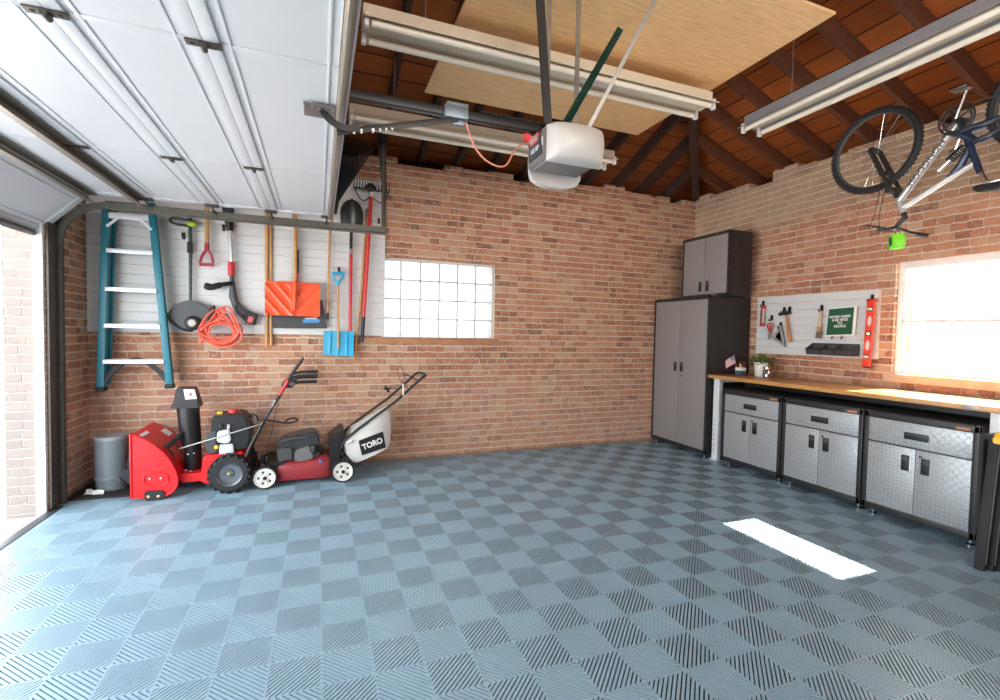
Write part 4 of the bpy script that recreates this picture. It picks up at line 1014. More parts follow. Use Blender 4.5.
q = [PY(183.5, 389.5, Yk-.066), PY(194.5, 389.5, Yk-.066), PY(196.8, 398.8, Yk-.080), PY(185.5, 399.5, Yk-.080)]
MB().prism(q, (0, -.002, .0)).build('sticker', 'label_white', df)
MB().prism([q[0].lerp(q[2], .42), q[1].lerp(q[3], .35).lerp(q[1], .3), q[2].lerp(q[0], .3), q[3].lerp(q[1], .35)], (0, -.004, 0)).build('sticker_print', 'cartridge', df)
for c_ in ((188, 454), (194, 453)):
    p = PY(*c_, Yk-.075); MB().lathe([(.007, 0), (.006, .006)], p, (0, -1, 0), 8).build('bolt', 'chrome', t)
# engine
Yg = 4.53
eb = MB().prism([PY(x, y, Yg) for x, y in ((211, 419), (213, 416.5), (240, 413), (246, 418), (251, 432), (248, 447), (236, 451), (214, 453), (210.5, 449))], (0, .26, 0), .012).build('engine_cover', 'black_plastic', t)
MB().prism([PY(x, y, Yg-.004) for x, y in ((210, 431), (216, 430), (217, 453), (207, 454), (205, 440))], (0, .2, 0), .008).build('muffler_guard', 'grey_plastic', t)
MB().prism([PY(x, y, Yg-.04) for x, y in ((217, 432), (229, 429.5), (231, 441), (226, 444), (216.5, 442))], (0, .06, 0), .008).build('carburetor', 'alu', t)
MB().prism([PY(x, y, Yg-.03) for x, y in ((219, 445), (233, 444), (234, 453), (219, 455))], (0, .06, 0), .006).build('engine_block', 'alu', t)
MB().lathe([(.02, 0), (.02, .02), (.012, .024)], PY(221, 426, Yg+.006), (0, -1, 0), 14).build('pull_start_port', 'rubber', t)
for c_, s_ in (((229, 426.5), (.008, .012, .05)),):
    p = PY(*c_, Yg-.006); MB().box(p.x-.012, p.x+.012, p.y-.01, p.y, p.z-.05, p.z+.02, .004).build('choke_plate', 'steel', t)
for c_, w_ in (((233.5, 412), .042), ((238, 415.5), .03), ((244.5, 424), .03)):
    p = PY(*c_, Yg+.05); MB().lathe([(w_*.75, -.01), (w_, 0), (w_, .02), (w_*.7, .028)], p, (0, 0, 1), 14).build('red_cap', 'red_plastic', t)
p = PY(220, 413, Yg+.1); MB().box(p.x-.02, p.x+.02, p.y-.02, p.y+.02, p.z-.02, p.z+.012, .004).build('yellow_cap', 'yellow', t)
p = PY(216.5, 447, Yg-.035); MB().lathe([(.016, 0), (.016, .014), (.008, .018)], p, (0, -1, 0), 12).build('oil_cap', 'yellow', t)
MB().tube(bez([PY(250, 415, Yg+.08), PY(255, 416, Yg+.04), PY(257.5, 421, Yg+.02)], 5), .016, 8).build('starter_handle', 'black_plastic', t)
# wheels with chunky lugs
def tyre(c, R_, w_, n=18, name='wheel'):
    b = MB().lathe([(R_*.62, -w_/2), (R_*.86, -w_/2), (R_*.95, -w_*.36), (R_*.95, w_*.36), (R_*.86, w_/2), (R_*.62, w_/2)], c, (0, 1, 0), 40, caps=False)
    for k in range(n):
        a = 2*PI*k/n
        for s in (-1, 1):
            m_ = Matrix.Translation(V(c)) @ Matrix.Rotation(a+s*.09, 4, 'Y') @ Matrix.Translation((R_*.955, s*w_*.26, 0)) @ Matrix.Rotation(s*.5, 4, 'X')
            b.box(-R_*.06, R_*.045, -w_*.30, w_*.30, -.011, .011, .003, m_, 1)
    w = b.build(name, 'rubber', t, 'black lugged tyre')
    rm = MB().lathe([(R_*.64, -w_*.42), (R_*.62, -w_*.46), (R_*.57, -w_*.40), (R_*.47, -w_*.16), (R_*.22, -w_*.14), (R_*.18, -w_*.3), (R_*.001, -w_*.3)], c, (0, 1, 0), 32, caps=False)
    rm.build('hub', plain('dark grey rim', (.15, .165, .18), .35, .5), w)
    MB().lathe([(.012, 0), (.012, .01), (.006, .014)], V(c)+V((0, -w_*.3, 0)), (0, -1, 0), 10).build('axle_cap', plain('brass nut', (.5, .33, .12), .35, .9), w)
cw = PY(230, 473, 4.45); RW = cw.z-.001
tyre((cw.x, 4.45, RW+.001), RW, .1); tyre((cw.x, 4.87, RW+.001), RW, .1)
MB().cyl((cw.x, 4.45, RW), (cw.x, 4.87, RW), .012, n=8).build('axle', 'steel', t)
# handle frame
for dy, o_ in ((0, 0), (.42, 1)):
    yy = 4.47+dy
    k = lambda px, py: PY(px, py, 4.47)+V((0, dy, 0))
    MB().tube([k(246, 457), k(249, 449), k(262, 424), k(280, 394), k(283, 388.5)], .014, 10).build('handle_bar', 'black_steel', t)
    MB().tube([k(279.5, 395), k(288, 380.5)], .0175, 10).build('handle_sleeve', 'red_plastic', t)
    MB().tube([k(287, 382), k(292, 374), k(302, 360.5)], [.016, .013, .011], 8).build('control_lever', 'black_plastic', t)
    MB().tube([k(289, 378), k(300, 376), k(318, 375.5)], [.013, .014, .015], 10).build('grip', 'rubber', t)
    MB().tube([k(289, 384), k(300, 382), k(317, 381.5)], [.012, .012, .013], 8).build('drive_lever', 'black_plastic', t)
    MB().lathe([(.022, 0), (.022, .02), (.008, .026)], k(293, 384)+V((0, -.01, 0)), (0, -1, 0), 12).build('lever_pivot', 'grey_plastic', t)
a_ = PY(284, 387, 4.47); MB().box(a_.x-.02, a_.x+.07, a_.y-.01, a_.y+.43, a_.z-.01, a_.z+.03, .008).build('control_panel', 'black_plastic', t)
MB().tube([PY(179, 449, 4.55), PY(222, 436, 4.46), PY(262, 424, 4.44)], .006, 6).build('chute_crank_rod', 'steel', t)
MB().tube(bez([PY(262, 420, 4.44), PY(274, 421, 4.44), PY(288, 423, 4.44), PY(298, 420, 4.44), PY(292, 418, 4.44), PY(285, 421, 4.44)], 4), .009, 6).build('crank_handle', 'black_plastic', t)
MB().tube(bez([PY(283, 392, 4.46), PY(277, 405, 4.46), PY(272, 430, 4.46), PY(266, 452, 4.5)], 5), .003, 5).build('control_cable', 'rubber', t)
text('OHV', .03, PY(273, 404, 4.453), PY(277, 396, 4.45)-PY(271, 406, 4.45), (-1, 0, .6), 'label_white', t, sx=1.2)

# ---- lawn mower
t = thing('lawn_mower', 'dark red push lawn mower with pale grass bag beside the snow blower', 'lawn mower', (-.1, 4.65, 0))
YM = 4.47
def mw(px, py, dy=0): return PY(px, py, YM)+V((0, dy, 0))
R1 = .098
def mwheel(px, py, y_):
    c = V((PY(px, py, 4.45).x, y_, R1+.001)); s = -1 if y_ < 4.6 else 1; w_ = .045
    b = MB().lathe([(R1*.84, -w_/2), (R1*.97, -w_/2), (R1, -w_*.32), (R1, w_*.32), (R1*.97, w_/2), (R1*.84, w_/2)], c, (0, 1, 0), 36, caps=False).build('wheel', 'rubber', t, 'grey rubber tyre with white disc')
    d_ = MB().lathe([(R1*.86, -.018), (R1*.85, .025), (R1*.78, .025), (R1*.74, .016), (R1*.34, .012), (R1*.26, .022), (R1*.12, .024)], c, (0, s, 0), 32, caps=False)
    for k in range(5):
        a = 2*PI*k/5; d_.bar(c+V((math.cos(a)*R1*.25, s*.015, math.sin(a)*R1*.25)), c+V((math.cos(a)*R1*.7, s*.017, math.sin(a)*R1*.7)), .018, .008, (0, 1, 0), .002)
    d_.build('wheel_disc', 'wheel_white', b); dk = MB()
    for k in range(5):
        a = 2*PI*(k+.5)/5; q = c+V((math.cos(a)*R1*.5, s*.0155, math.sin(a)*R1*.5)); dk.lathe([(R1*.11, -.004), (R1*.11, .0012)], q, (0, s, 0), 10)
    dk.build('wheel_slot_ring', 'grey_plastic', b)
    MB().lathe([(.017, 0), (.015, .012), (.004, .014)], c+V((0, s*.018, 0)), (0, s, 0), 12).build('hub_cap', 'black_plastic', b)
for px_, py_ in ((265, 478), (343, 471)):
    mwheel(px_, py_, 4.45); mwheel(px_, py_, 4.92)
deck = [(266, 470), (270, 466), (276, 464.5), (300, 461), (322, 457), (331, 455.5), (334, 460), (334, 478), (325, 480.5), (300, 482.5), (280, 484), (268, 482)]
b = MB(); secs = []
xs0, xs1 = mw(279, 470).x, mw(334, 470).x
def ring(z, gx, gy, n=40):
    cx, cy = (xs0+xs1)/2-.03, 4.685; out = []
    for k in range(n):
        a = 2*PI*k/n; ca_, sa_ = math.cos(a), math.sin(a); e = .42
        out.append(V((cx+gx*math.copysign(abs(ca_)**e, ca_), cy+gy*math.copysign(abs(sa_)**e, sa_), z+(.03 if ca_ > 0 else 0)*ca_*(z > .1))))
    return out
gx = (xs1-xs0)/2+.04
b.loft([ring(.045, gx, .20), ring(.06, gx*1.01, .205), ring(.165, gx*.99, .2), ring(.195, gx*.95, .185), ring(.205, gx*.72, .145), ring(.215, gx*.60, .12)]).build('deck', 'red_dark', t, sharp=50)
MB().loft([ring(.21, gx*.66, .135), ring(.245, gx*.62, .125), ring(.25, gx*.5, .1)]).build('engine_base', 'black_plastic', t)
ec = V((mw(296, 450).x, 4.66, .25))
MB().prism([PY(x, y, 4.55) for x, y in ((277, 447), (279, 441), (286, 438), (300, 434), (312, 431.5), (318, 434), (320, 441), (319, 451), (300, 455), (279, 459))], (0, .22, 0), .014).build('engine_cover', plain('charcoal engine shroud', (.035, .036, .038), .35), t)
MB().prism([PY(x, y, 4.50) for x, y in ((276.5, 449), (292, 448), (293, 460), (278, 462))], (0, .08, 0), .008).build('air_filter', 'grey_plastic', t)
MB().prism([PY(x, y, 4.515) for x, y in ((295, 451), (309, 446), (314, 458), (300, 463), (294, 461))], (0, .06, 0), .008).build('carburetor', plain('oily alloy', (.24, .23, .22), .4, .7), t)
MB().lathe([(.03, 0), (.032, .05), (.026, .062)], PY(314, 452, 4.53)+V((0, 0, 0)), (0, 0, 1), 16).build('fuel_cap', 'black_plastic', t)
MB().tube(bez([PY(280, 442, 4.52), PY(294, 438.5, 4.52), PY(308, 437.5, 4.52)], 5), .012, 8).build('shroud_rib', 'grey_plastic', t)
MB().tube([PY(263, 463, 4.60), PY(263, 455, 4.60)], .02, 10).build('oil_cap', 'black_plastic', t)
MB().prism([PY(x, y, 4.50) for x, y in ((262, 471), (266, 465), (283, 461), (290, 466), (276, 471))], (0, .38, 0), .012).build('front_skirt', 'black_plastic', t)
p = PY(321, 461, 4.49); MB().ball(p, (.02, .012, .012), 10).build('primer_bulb', plain('blue rubber bulb', (.03, .2, .5), .4), t)
# rear bulkhead, handle, bag
MB().prism([PY(x, y, 4.49) for x, y in ((329, 441), (342, 430), (346, 433), (340, 446), (341, 462), (332, 474), (330, 470))], (0, .38, 0), .008).build('rear_bulkhead', 'black_plastic', t)
bars = []
for dy in (0, .36):
    k = lambda px, py: PY(px, py, 4.51)+V((0, dy, 0))
    MB().tube([k(338, 454), k(344, 441), k(358, 429), (k(395, 402)), k(423, 377)], .0125, 10).build('handle_bar', 'black_steel', t)
k0 = PY(423, 377, 4.51); MB().tube(bez([k0, k0+V((.03, .02, .015)), k0+V((.035, .18, .02)), k0+V((.03, .34, .015)), k0+V((0, .36, 0))], 6), .0125, 10).build('handle_crossbar', 'black_steel', t)
k1 = PY(418, 381, 4.51); MB().tube(bez([k1, k1+V((-.06, .03, .04)), k1+V((-.09, .18, .045)), k1+V((-.06, .33, .04)), k1+V((0, .36, 0))], 6), .006, 8).build('blade_bail', 'black_steel', t)
MB().tube([PY(403, 384, 4.50), PY(403.3, 395.5, 4.50)], .0075, 8).build('cable_clip', 'label_white', t)
MB().tube(bez([PY(402, 384, 4.52), PY(397, 372, 4.6), PY(401, 366, 4.65), PY(405, 378, 4.6)], 6), .003, 5).build('brake_cable', 'rubber', t)
MB().tube([PY(385, 386, 4.55), PY(389, 392, 4.55)], .012, 8).tube([PY(384, 389.5, 4.55), PY(391, 388, 4.55)], .008, 6).build('rope_guide', 'black_plastic', t)
MB().tube([PY(313, 432, 4.6), PY(386, 389, 4.55)], .002, 4).build('starter_rope', plain('dark tan rope', (.2, .14, .08), .8), t)
MB().tube(bez([PY(330, 458, 4.5), PY(322, 451, 4.5), PY(310, 449, 4.5)], 5), .003, 5).build('throttle_cable', 'rubber', t)
bagp = [(342, 446), (346, 438), (352, 433), (372, 421), (389.5, 409.5), (393, 414), (392, 430), (392.5, 443), (388.5, 450), (375, 456.5), (358, 465.5), (352, 464), (345, 455)]
secs = []; NB = 7
cx_, cy_ = 367, 440
for i in range(NB):
    v = i/(NB-1); y_ = 4.515+.345*v; sc_ = 1-.10*abs(2*v-1)**3
    secs.append([PY(cx_+(x-cx_)*sc_, cy_+(y-cy_)*sc_, 4.515)+V((.008*math.sin(j*2.3+i), y_-4.515, .006*math.cos(j*1.9+i*1.3))) for j, (x, y) in enumerate(bagp)])
bg_ = MB().loft(secs).build('grass_bag', 'bag', t, sharp=75)
MB().tube([PY(346, 443, 4.505), PY(352, 441, 4.505)], .012, 8).build('bag_clip', 'label_white', t)
lq = [PY(358.5, 441, 4.506), PY(383, 431.5, 4.506), PY(386, 447.5, 4.506), PY(362, 455.5, 4.506)]
MB().prism(lq, (0, .012, 0), .003).build('logo_patch', 'black_plastic', bg_)
mid = (lq[0]+lq[1]+lq[2]+lq[3])/4; xd = (lq[1]-lq[0]); 
text('TORO', .072, mid+V((0, -.003, 0)), xd, lq[0]-lq[3], 'label_white', bg_, fat=.0025, sx=.92, ext=.0012)

# ================================================================== RIGHT WALL: CABINETS AND WORKBENCH
def pull(b, ax, x, y, z, w, h, parent):
    """recessed grip plate on a front that faces -x"""
    o = MB().box(x-.006, x+.002, y-w/2, y+w/2, z-h/2, z+h/2, .003).build('handle', 'black_plastic', parent, 'recessed black grip')
    MB().box(x-.0085, x-.005, y-w/2+.008, y+w/2-.008, z+h*.12, z+h/2-.008, .001).build('pull_lip', 'grey_plastic', o)
def foot(t, x, y, h=.05):
    MB().lathe([(.024, 0), (.024, .006), (.009, .012), (.009, h)], (x, y, .001), n=16).build('levelling_foot', 'chrome', t)

# tall locker
X0, X1, Ya, Yb, z0, z1 = 4.05, 4.665, 4.105, 5.02, .045, 1.832
t = thing('tall_cabinet', 'tall charcoal storage cabinet with two grey doors in the room corner', 'cabinet', ((X0+X1)/2, (Ya+Yb)/2, 0))
b = MB().box(X0+.018, X1, Ya, Yb, z0, z1, .004)
for y0_, y1_ in ((Ya, Ya+.022), (Yb-.022, Yb)): b.box(X0, X0+.03, y0_, y1_, z0, z1, .003)
b.box(X0, X0+.03, Ya, Yb, z1-.035, z1, .003).box(X0, X0+.03, Ya, Yb, z0, z0+.04, .003).build('carcass', 'black_steel', t)
ym_ = (Ya+Yb)/2
for y0_, y1_, hy in ((Ya+.025, ym_-.0015, ym_-.052), (ym_+.0015, Yb-.025, ym_+.052)):
    d_ = MB().box(X0+.002, X0+.022, y0_, y1_, z0+.043, z1-.038, .003).build('door', 'grey_door', t, 'grey door'); pull(None, 0, X0+.002, hy, 1.005, .042, .11, d_)
MB().lathe([(.009, 0), (.009, .004)], (X0+.002, ym_-.05, .90), (-1, 0, 0), 12).build('lock', 'grey_plastic', t)
for y_ in (Ya+.05, Yb-.05): foot(t, X0+.05, y_); foot(t, X1-.05, y_)
# wall unit standing on it
X0, X1, Ya, Yb, z0, z1 = 4.20, 4.54, 4.0, 4.715, z1+.001, 2.552
t = thing('upper_cabinet', 'small grey and charcoal cabinet mounted on top of the tall cabinet', 'cabinet', ((X0+X1)/2, (Ya+Yb)/2, z0))
b = MB().box(X0+.018, X1, Ya, Yb, z0, z1, .004)
for y0_, y1_ in ((Ya, Ya+.022), (Yb-.022, Yb)): b.box(X0, X0+.03, y0_, y1_, z0, z1, .003)
b.box(X0, X0+.03, Ya, Yb, z1-.03, z1, .003).box(X0, X0+.03, Ya, Yb, z0, z0+.03, .003).build('carcass', 'black_steel', t)
ym_ = (Ya+Yb)/2
for y0_, y1_, hy in ((Ya+.025, ym_-.0015, ym_-.055), (ym_+.0015, Yb-.025, ym_+.055)):
    d_ = MB().box(X0+.002, X0+.022, y0_, y1_, z0+.033, z1-.033, .003).build('door', 'grey_door', t, 'grey door'); pull(None, 0, X0+.002, hy, z0+.125, .044, .115, d_)
MB().box(X0-.002, X0+.004, Ya+.16, Ya+.24, z0+.004, z0+.024, .001).build('badge', 'tan_label', t)
for z_ in (z0+.27, z0+.52): MB().lathe([(.005, 0), (.005, .002)], (X0+.09, Ya+.0, z_), (0, -1, 0), 8).build('rivet', 'chrome', t)

# base cabinets under the worktop
X0, X1 = 4.04, 4.50; z0, z1 = .055, .822
def base_unit(Ya, Yb, label):
    t = thing('base_cabinet', label, 'cabinet', ((X0+X1)/2, (Ya+Yb)/2, 0), 'tread plate base cabinets under the workbench')
    b = MB().box(X0+.02, X1, Ya+.003, Yb-.003, z0, z1-.012, .004)
    for y0_, y1_ in ((Ya, Ya+.032), (Yb-.032, Yb)): b.box(X0, X0+.04, y0_, y1_, z0, z1, .004)
    b.box(X0, X0+.03, Ya, Yb, z1-.052, z1-.008, .003).box(X0, X0+.03, Ya, Yb, z0, z0+.045, .003).build('carcass', 'black_steel', t)
    MB().box(X0+.004, X1, Ya+.004, Yb-.004, z1-.012, z1, .004).build('top_mat', 'rubber', t)
    ym_ = (Ya+Yb)/2; zd = .585
    d_ = MB().box(X0+.002, X0+.022, Ya+.034, Yb-.034, zd+.006, z1-.054, .003).build('drawer', 'dia', t, 'tread plate drawer front')
    pull(None, 0, X0+.002, ym_+.0, zd+.088, .15, .05, d_)
    for y0_, y1_, hy in ((Ya+.034, ym_-.0015, ym_-.062), (ym_+.0015, Yb-.034, ym_+.062)):
        d_ = MB().box(X0+.002, X0+.022, y0_, y1_, z0+.047, zd-.004, .003).build('door', 'dia', t, 'tread plate door'); pull(None, 0, X0+.002, hy, .47, .05, .115, d_)
    MB().lathe([(.009, 0), (.009, .004)], (X0+.002, ym_-.03, zd-.05), (-1, 0, 0), 12).build('lock', 'grey_plastic', t)
    bd = MB().box(X0-.002, X0+.004, Ya+.045, Ya+.155, z1-.047, z1-.022, .001).build('badge', 'grey_plastic', t); MB().box(X0-.003, X0, Ya+.047, Ya+.125, z1-.044, z1-.025).build('badge_plate', 'tan_label', bd)
    for y_ in (Ya+.05, Yb-.05): foot(t, X0+.07, y_, .06); foot(t, X1-.05, y_, .06)
    return t
base_unit(3.172, 3.868, 'diamond tread base cabinet next to the tall cabinet, first of three')
base_unit(2.462, 3.162, 'middle diamond tread base cabinet under the worktop')
base_unit(1.752, 2.452, 'diamond tread base cabinet below the sunny window, nearest the folded sawhorse')

# workbench
t = thing('workbench', 'long workbench with honey coloured wooden top on white legs below the window', 'workbench', (4.36, 2.89, 0))
MB().box(4.05, 4.665, 1.665, 4.098, .915, .952, .004).build('worktop', 'maple', t, 'honey coloured wooden worktop')
for y_ in (4.03, 1.70):
    b = MB().box(4.118, 4.17, y_-.04, y_+.04, .012, .914, .004).box(4.10, 4.19, y_-.05, y_+.05, .002, .014, .003)
    l_ = b.build('leg', 'white', t, 'white steel leg')
    for k in range(7): MB().lathe([(.006, 0), (.006, .0015)], (4.1175, y_+.012, .12+.055*k), (-1, 0, 0), 8).build('peg_hole', 'grey_plastic', l_)
    MB().box(4.12, 4.62, y_-.035, y_+.035, .87, .914, .003).build('side_rail', 'white', t); MB().box(4.58, 4.63, y_-.04, y_+.04, .002, .914, .004).build('leg', 'white', t, 'white steel leg')
MB().box(4.50, 4.53, 1.75, 4.0, .872, .913, .003).build('cross_rail', 'black_steel', t)
MB().box(4.565, 4.575, 1.70, 4.06, .70, .913, .003).build('rear_panel', 'black_steel', t)
MB().box(4.048, 4.056, 1.77, 1.86, .922, .944, .002).build('badge', 'steel', t)

# ---- small things on the worktop
ZW = .9525
c_ = V((4.33, 3.91, ZW))
t = thing('pencil_cup', 'square white and slate blue cup of pencils standing by the black cabinet', 'cup', c_)
t.location = c_; hw = .036
def squarecup(z0, z1, mat, nm):
    b = MB()
    for s in (-1, 1): b.box(c_.x+s*hw-.003, c_.x+s*hw+.003, c_.y-hw, c_.y+hw, z0, z1).box(c_.x-hw, c_.x+hw, c_.y+s*hw-.003, c_.y+s*hw+.003, z0, z1)
    b.box(c_.x-hw, c_.x+hw, c_.y-hw, c_.y+hw, z0, z0+.004); b.build(nm, mat, t)
squarecup(ZW, ZW+.055, 'slate_cup', 'lower_half'); squarecup(ZW+.055, ZW+.088, 'white_plastic', 'upper_half')
rg = random.Random(9)
for k, (m_, L_) in enumerate((('yellow', .125), ('yellow', .115), ('label_white', .12), ('copper', .11), ('yellow', .118))):
    a = V((c_.x+rg.uniform(-.018, .018), c_.y+rg.uniform(-.018, .018), ZW+.008)); e = a+V((rg.uniform(-.012, .012), rg.uniform(-.02, .02), L_))
    o = MB().tube([a, a.lerp(e, .9), e], [.0045, .0045, .0012], 6).build('pencil', m_); tag(o, ['yellow pencil leaning in the square cup, tallest of the yellow ones', 'shortest yellow pencil in the square cup', 'white pen standing in the square cup', 'copper coloured pen standing in the square cup', 'medium yellow pencil standing in the square cup'][k], 'pencil', 'pencils in the square cup')
sc_ = thing('scissors', 'scissors with dark red handles standing in the square cup', 'scissors', c_+V((.012, -.012, .006)))
for s in (-1, 1):
    MB().tube([c_+V((.012, -.012+s*.004, .01)), c_+V((.012, -.012+s*.006, .10))], [.003, .005], 6).build('blade', 'tool_steel', sc_)
    n_ = 14; q = c_+V((.012, -.012+s*.022, .128)); MB().tube([q+V((0, .016*math.cos(2*PI*k/n_), .026*math.sin(2*PI*k/n_))) for k in range(n_)], .0055, 6, True).build('handle', plain('dark maroon', (.12, .012, .02), .4), sc_)
# little flag in the cup
t = thing('flag', 'small stars and stripes flag on a stick, leaning out of the square cup', 'flag', c_+V((-.02, .02, .01)))
pA, pB = c_+V((-.018, .015, .006)), PX(733.8, 354.5, 4.31)
MB().tube([pA, pB], .0028, 6).build('stick', 'pale_wood', t)
fb = MB(); dS = (pB-pA).normalized(); top_ = pB-dS*.008; H2 = .088; fl_ = V((0, .88, -.47)).normalized(); g = []
for i in range(7):
    for j in range(11):
        u = j/10; v = i/6; g.append(top_-dS*H2*(1-v)+fl_*(.135*u)+V((.012*math.sin(u*5+v*1.5)*u**.5, 0, -.012*u*u)))
vs = [fb.bm.verts.new(p) for p in g]; uvl = fb.bm.loops.layers.uv.new('UVMap')
for i in range(6):
    for j in range(10):
        ids = [(i, j), (i, j+1), (i+1, j+1), (i+1, j)]; f_ = fb.bm.faces.new([vs[a*11+c] for a, c in ids])
        for lp3, (a, c) in zip(f_.loops, ids): lp3[uvl].uv = (c/10, a/6)
fb.build('cloth', 'flag', t, 'red and white striped cloth with blue canton')
# plant
c_ = V((4.44, 3.745, ZW))
t = thing('potted_plant', 'leafy green plant in a white pot on the worktop', 'potted plant', c_)
MB().lathe([(.050, 0), (.058, .006), (.066, .10), (.068, .155), (.061, .155), (.058, .14)], c_, n=28, caps=False).lathe([(.05, .0), (.05, .004)], c_, n=28).build('pot', 'pot', t)
MB().lathe([(.059, .135), (.001, .142)], c_, n=20, caps=False).build('soil', 'soil', t)
rg = random.Random(4); lv = MB()
for k in range(150):
    a = rg.uniform(0, 2*PI); r_ = .095*math.sqrt(rg.random()); h_ = rg.uniform(.15, .245)-r_*.35
    p = c_+V((math.cos(a)*r_, math.sin(a)*r_*1.15, h_)); d_ = V((math.cos(a+rg.uniform(-.8, .8)), math.sin(a+rg.uniform(-.8, .8)), rg.uniform(-.4, .8))).normalized(); s_ = d_.cross(V((0, 0, 1))).normalized(); L_ = rg.uniform(.028, .05); u_ = V((0, 0, 1))
    lv.raw([p, p+d_*L_*.5+s_*L_*.36+u_*.004, p+d_*L_, p+d_*L_*.5-s_*L_*.36+u_*.004, p+d_*L_*.5-u_*.003], [(0, 1, 4), (1, 2, 4), (2, 3, 4), (3, 0, 4)])
    if k % 4 == 0: lv.tube([c_+V((math.cos(a)*r_*.3, math.sin(a)*r_*.3, .14)), p], .0018, 4)
lv.build('foliage', 'leaf', t)
# jar with copper lid
c_ = V((4.40, 3.632, ZW))
t = thing('jar', 'clear glass jar of bright hardware with copper bands beside the white pot', 'jar', c_)
MB().lathe([(.042, 0), (.048, .006), (.049, .075), (.042, .088), (.042, .096)], c_, n=28).build('glass', 'jar', t)
MB().lathe([(.044, .094), (.046, .096), (.046, .112), (.042, .116), (.001, .117)], c_, n=28).build('lid', 'copper', t)
rg = random.Random(2); b = MB()
for k in range(60):
    a = rg.uniform(0, 2*PI); r_ = .038*math.sqrt(rg.random()); p = c_+V((math.cos(a)*r_, math.sin(a)*r_, rg.uniform(.01, .066))); d_ = V((rg.uniform(-1, 1), rg.uniform(-1, 1), rg.uniform(-1, 1))).normalized()*.009
    b.tube([p-d_, p+d_*.6, p+d_*.61, p+d_], [.002, .002, .0045, .004], 6)
o = b.build('bright_screws', 'copper'); tag(o, 'bright copper screws filling the glass jar', 'screws'); o['kind'] = 'stuff'

# ---- small slatwall with tools
XS = 4.652
slatwall('y', 2.748, 4.003, 1.197, 1.822, XS, XR-.0005, .078, 'small white slatwall panel above the workbench, holding hand tools')
XT = 4.62
def px(x, y, X=XT): return PX(x, y, X)
def rh(px_, py_, label):
    p = PX(px_, py_, XS); return hook(p.y, p.z, label, 'x', XS)
rh(764, 303.5, 'black hook holding the red torpedo level, first on the small slatwall')
rh(772.5, 318, 'black hook holding the red handled snips'); rh(781.5, 325, 'black hook holding the grey speed square')
rh(785, 310, 'black hook under the hammer head, left of its pair'); rh(790.5, 309.5, 'black hook under the hammer head, right of its pair')
rh(822.5, 308, 'black hook holding the paint brush'); rh(873, 298, 'black hook holding the long orange red level')
# torpedo level
t = thing('torpedo_level', 'short red torpedo level hanging at the far end of the small slatwall', 'level', px(762.5, 326))
a, b_ = px(763.6, 306.2), px(762.2, 325.8)
MB().bar(a, b_, .045, .02, (1, 0, 0), bev=.004).build('frame', plain('pale clear plastic', (.5, .42, .40), .3), t)
for u in (.06, .94): q = a.lerp(b_, u); MB().box(q.x-.013, q.x+.011, q.y-.026, q.y+.026, q.z-.018, q.z+.018, .004).build('end_cap', 'red_plastic', t)
MB().bar(a+V((-.012, .013, 0)), b_+V((-.012, .013, 0)), .018, .004, (1, 0, 0)).build('red_edge', 'red_plastic', t)
for u in (.3, .5, .7): q = a.lerp(b_, u)+V((-.013, .012, 0)); MB().box(q.x-.003, q.x+.002, q.y-.006, q.y+.006, q.z-.015, q.z+.015).build('dark_mark', 'black_plastic', t)
# snips
t = thing('snips', 'red handled tin snips hanging points down on the small slatwall', 'snips', px(769, 340))
for s in (-1, 1):
    n_ = 14; q = px(770.5+s*1.6, 325.5); MB().tube([q+V((-.004*s, .022*math.cos(2*PI*k/n_), .034*math.sin(2*PI*k/n_)-.006)) for k in range(n_)], .0065, 6, True).build('handle', 'red_plastic' if s < 0 else plain('pink grey grip', (.45, .16, .16), .4), t)
    MB().tube([q+V((0, 0, -.03)), px(769.8+s*.3, 332)], [.012, .012], 8).build('grip', 'red_plastic', t)
    MB().tube([px(770+s*.5, 331), px(769+s*.3, 336), px(768.3, 339.5)], [.012, .009, .002], 6, flat=.5).build('blade', 'tool_steel', t)
# speed square
t = thing('speed_square', 'grey triangular speed square hanging on the small slatwall', 'square', px(780, 348))
A_, B2, C2 = px(780.5, 325.5), px(772.2, 337.5), px(784.8, 347)
ce = (A_+B2+C2)/3
sq_ = MB()
for p, q in ((A_, B2), (B2, C2), (C2, A_)):
    w_ = .26; pi, qi = p.lerp(ce, w_), q.lerp(ce, w_); sq_.prism([p, q, qi, pi], (-.004, 0, 0))
sq_.prism([A_, B2, C2], (-.003, 0, 0))
sq_.bar(A_+V((-.004, 0, 0)), C2+V((-.004, 0, 0)), .014, .02, (1, 0, 0), .002).build('plate', plain('cast grey alloy', (.40, .39, .37), .4, .5), t)
MB().prism([A_.lerp(ce, .45)+V((-.002, 0, 0)), B2.lerp(ce, .45)+V((-.002, 0, 0)), C2.lerp(ce, .45)+V((-.002, 0, 0))], (-.001, 0, 0)).build('scale', plain('pale grey scale', (.5, .49, .46), .5), t)
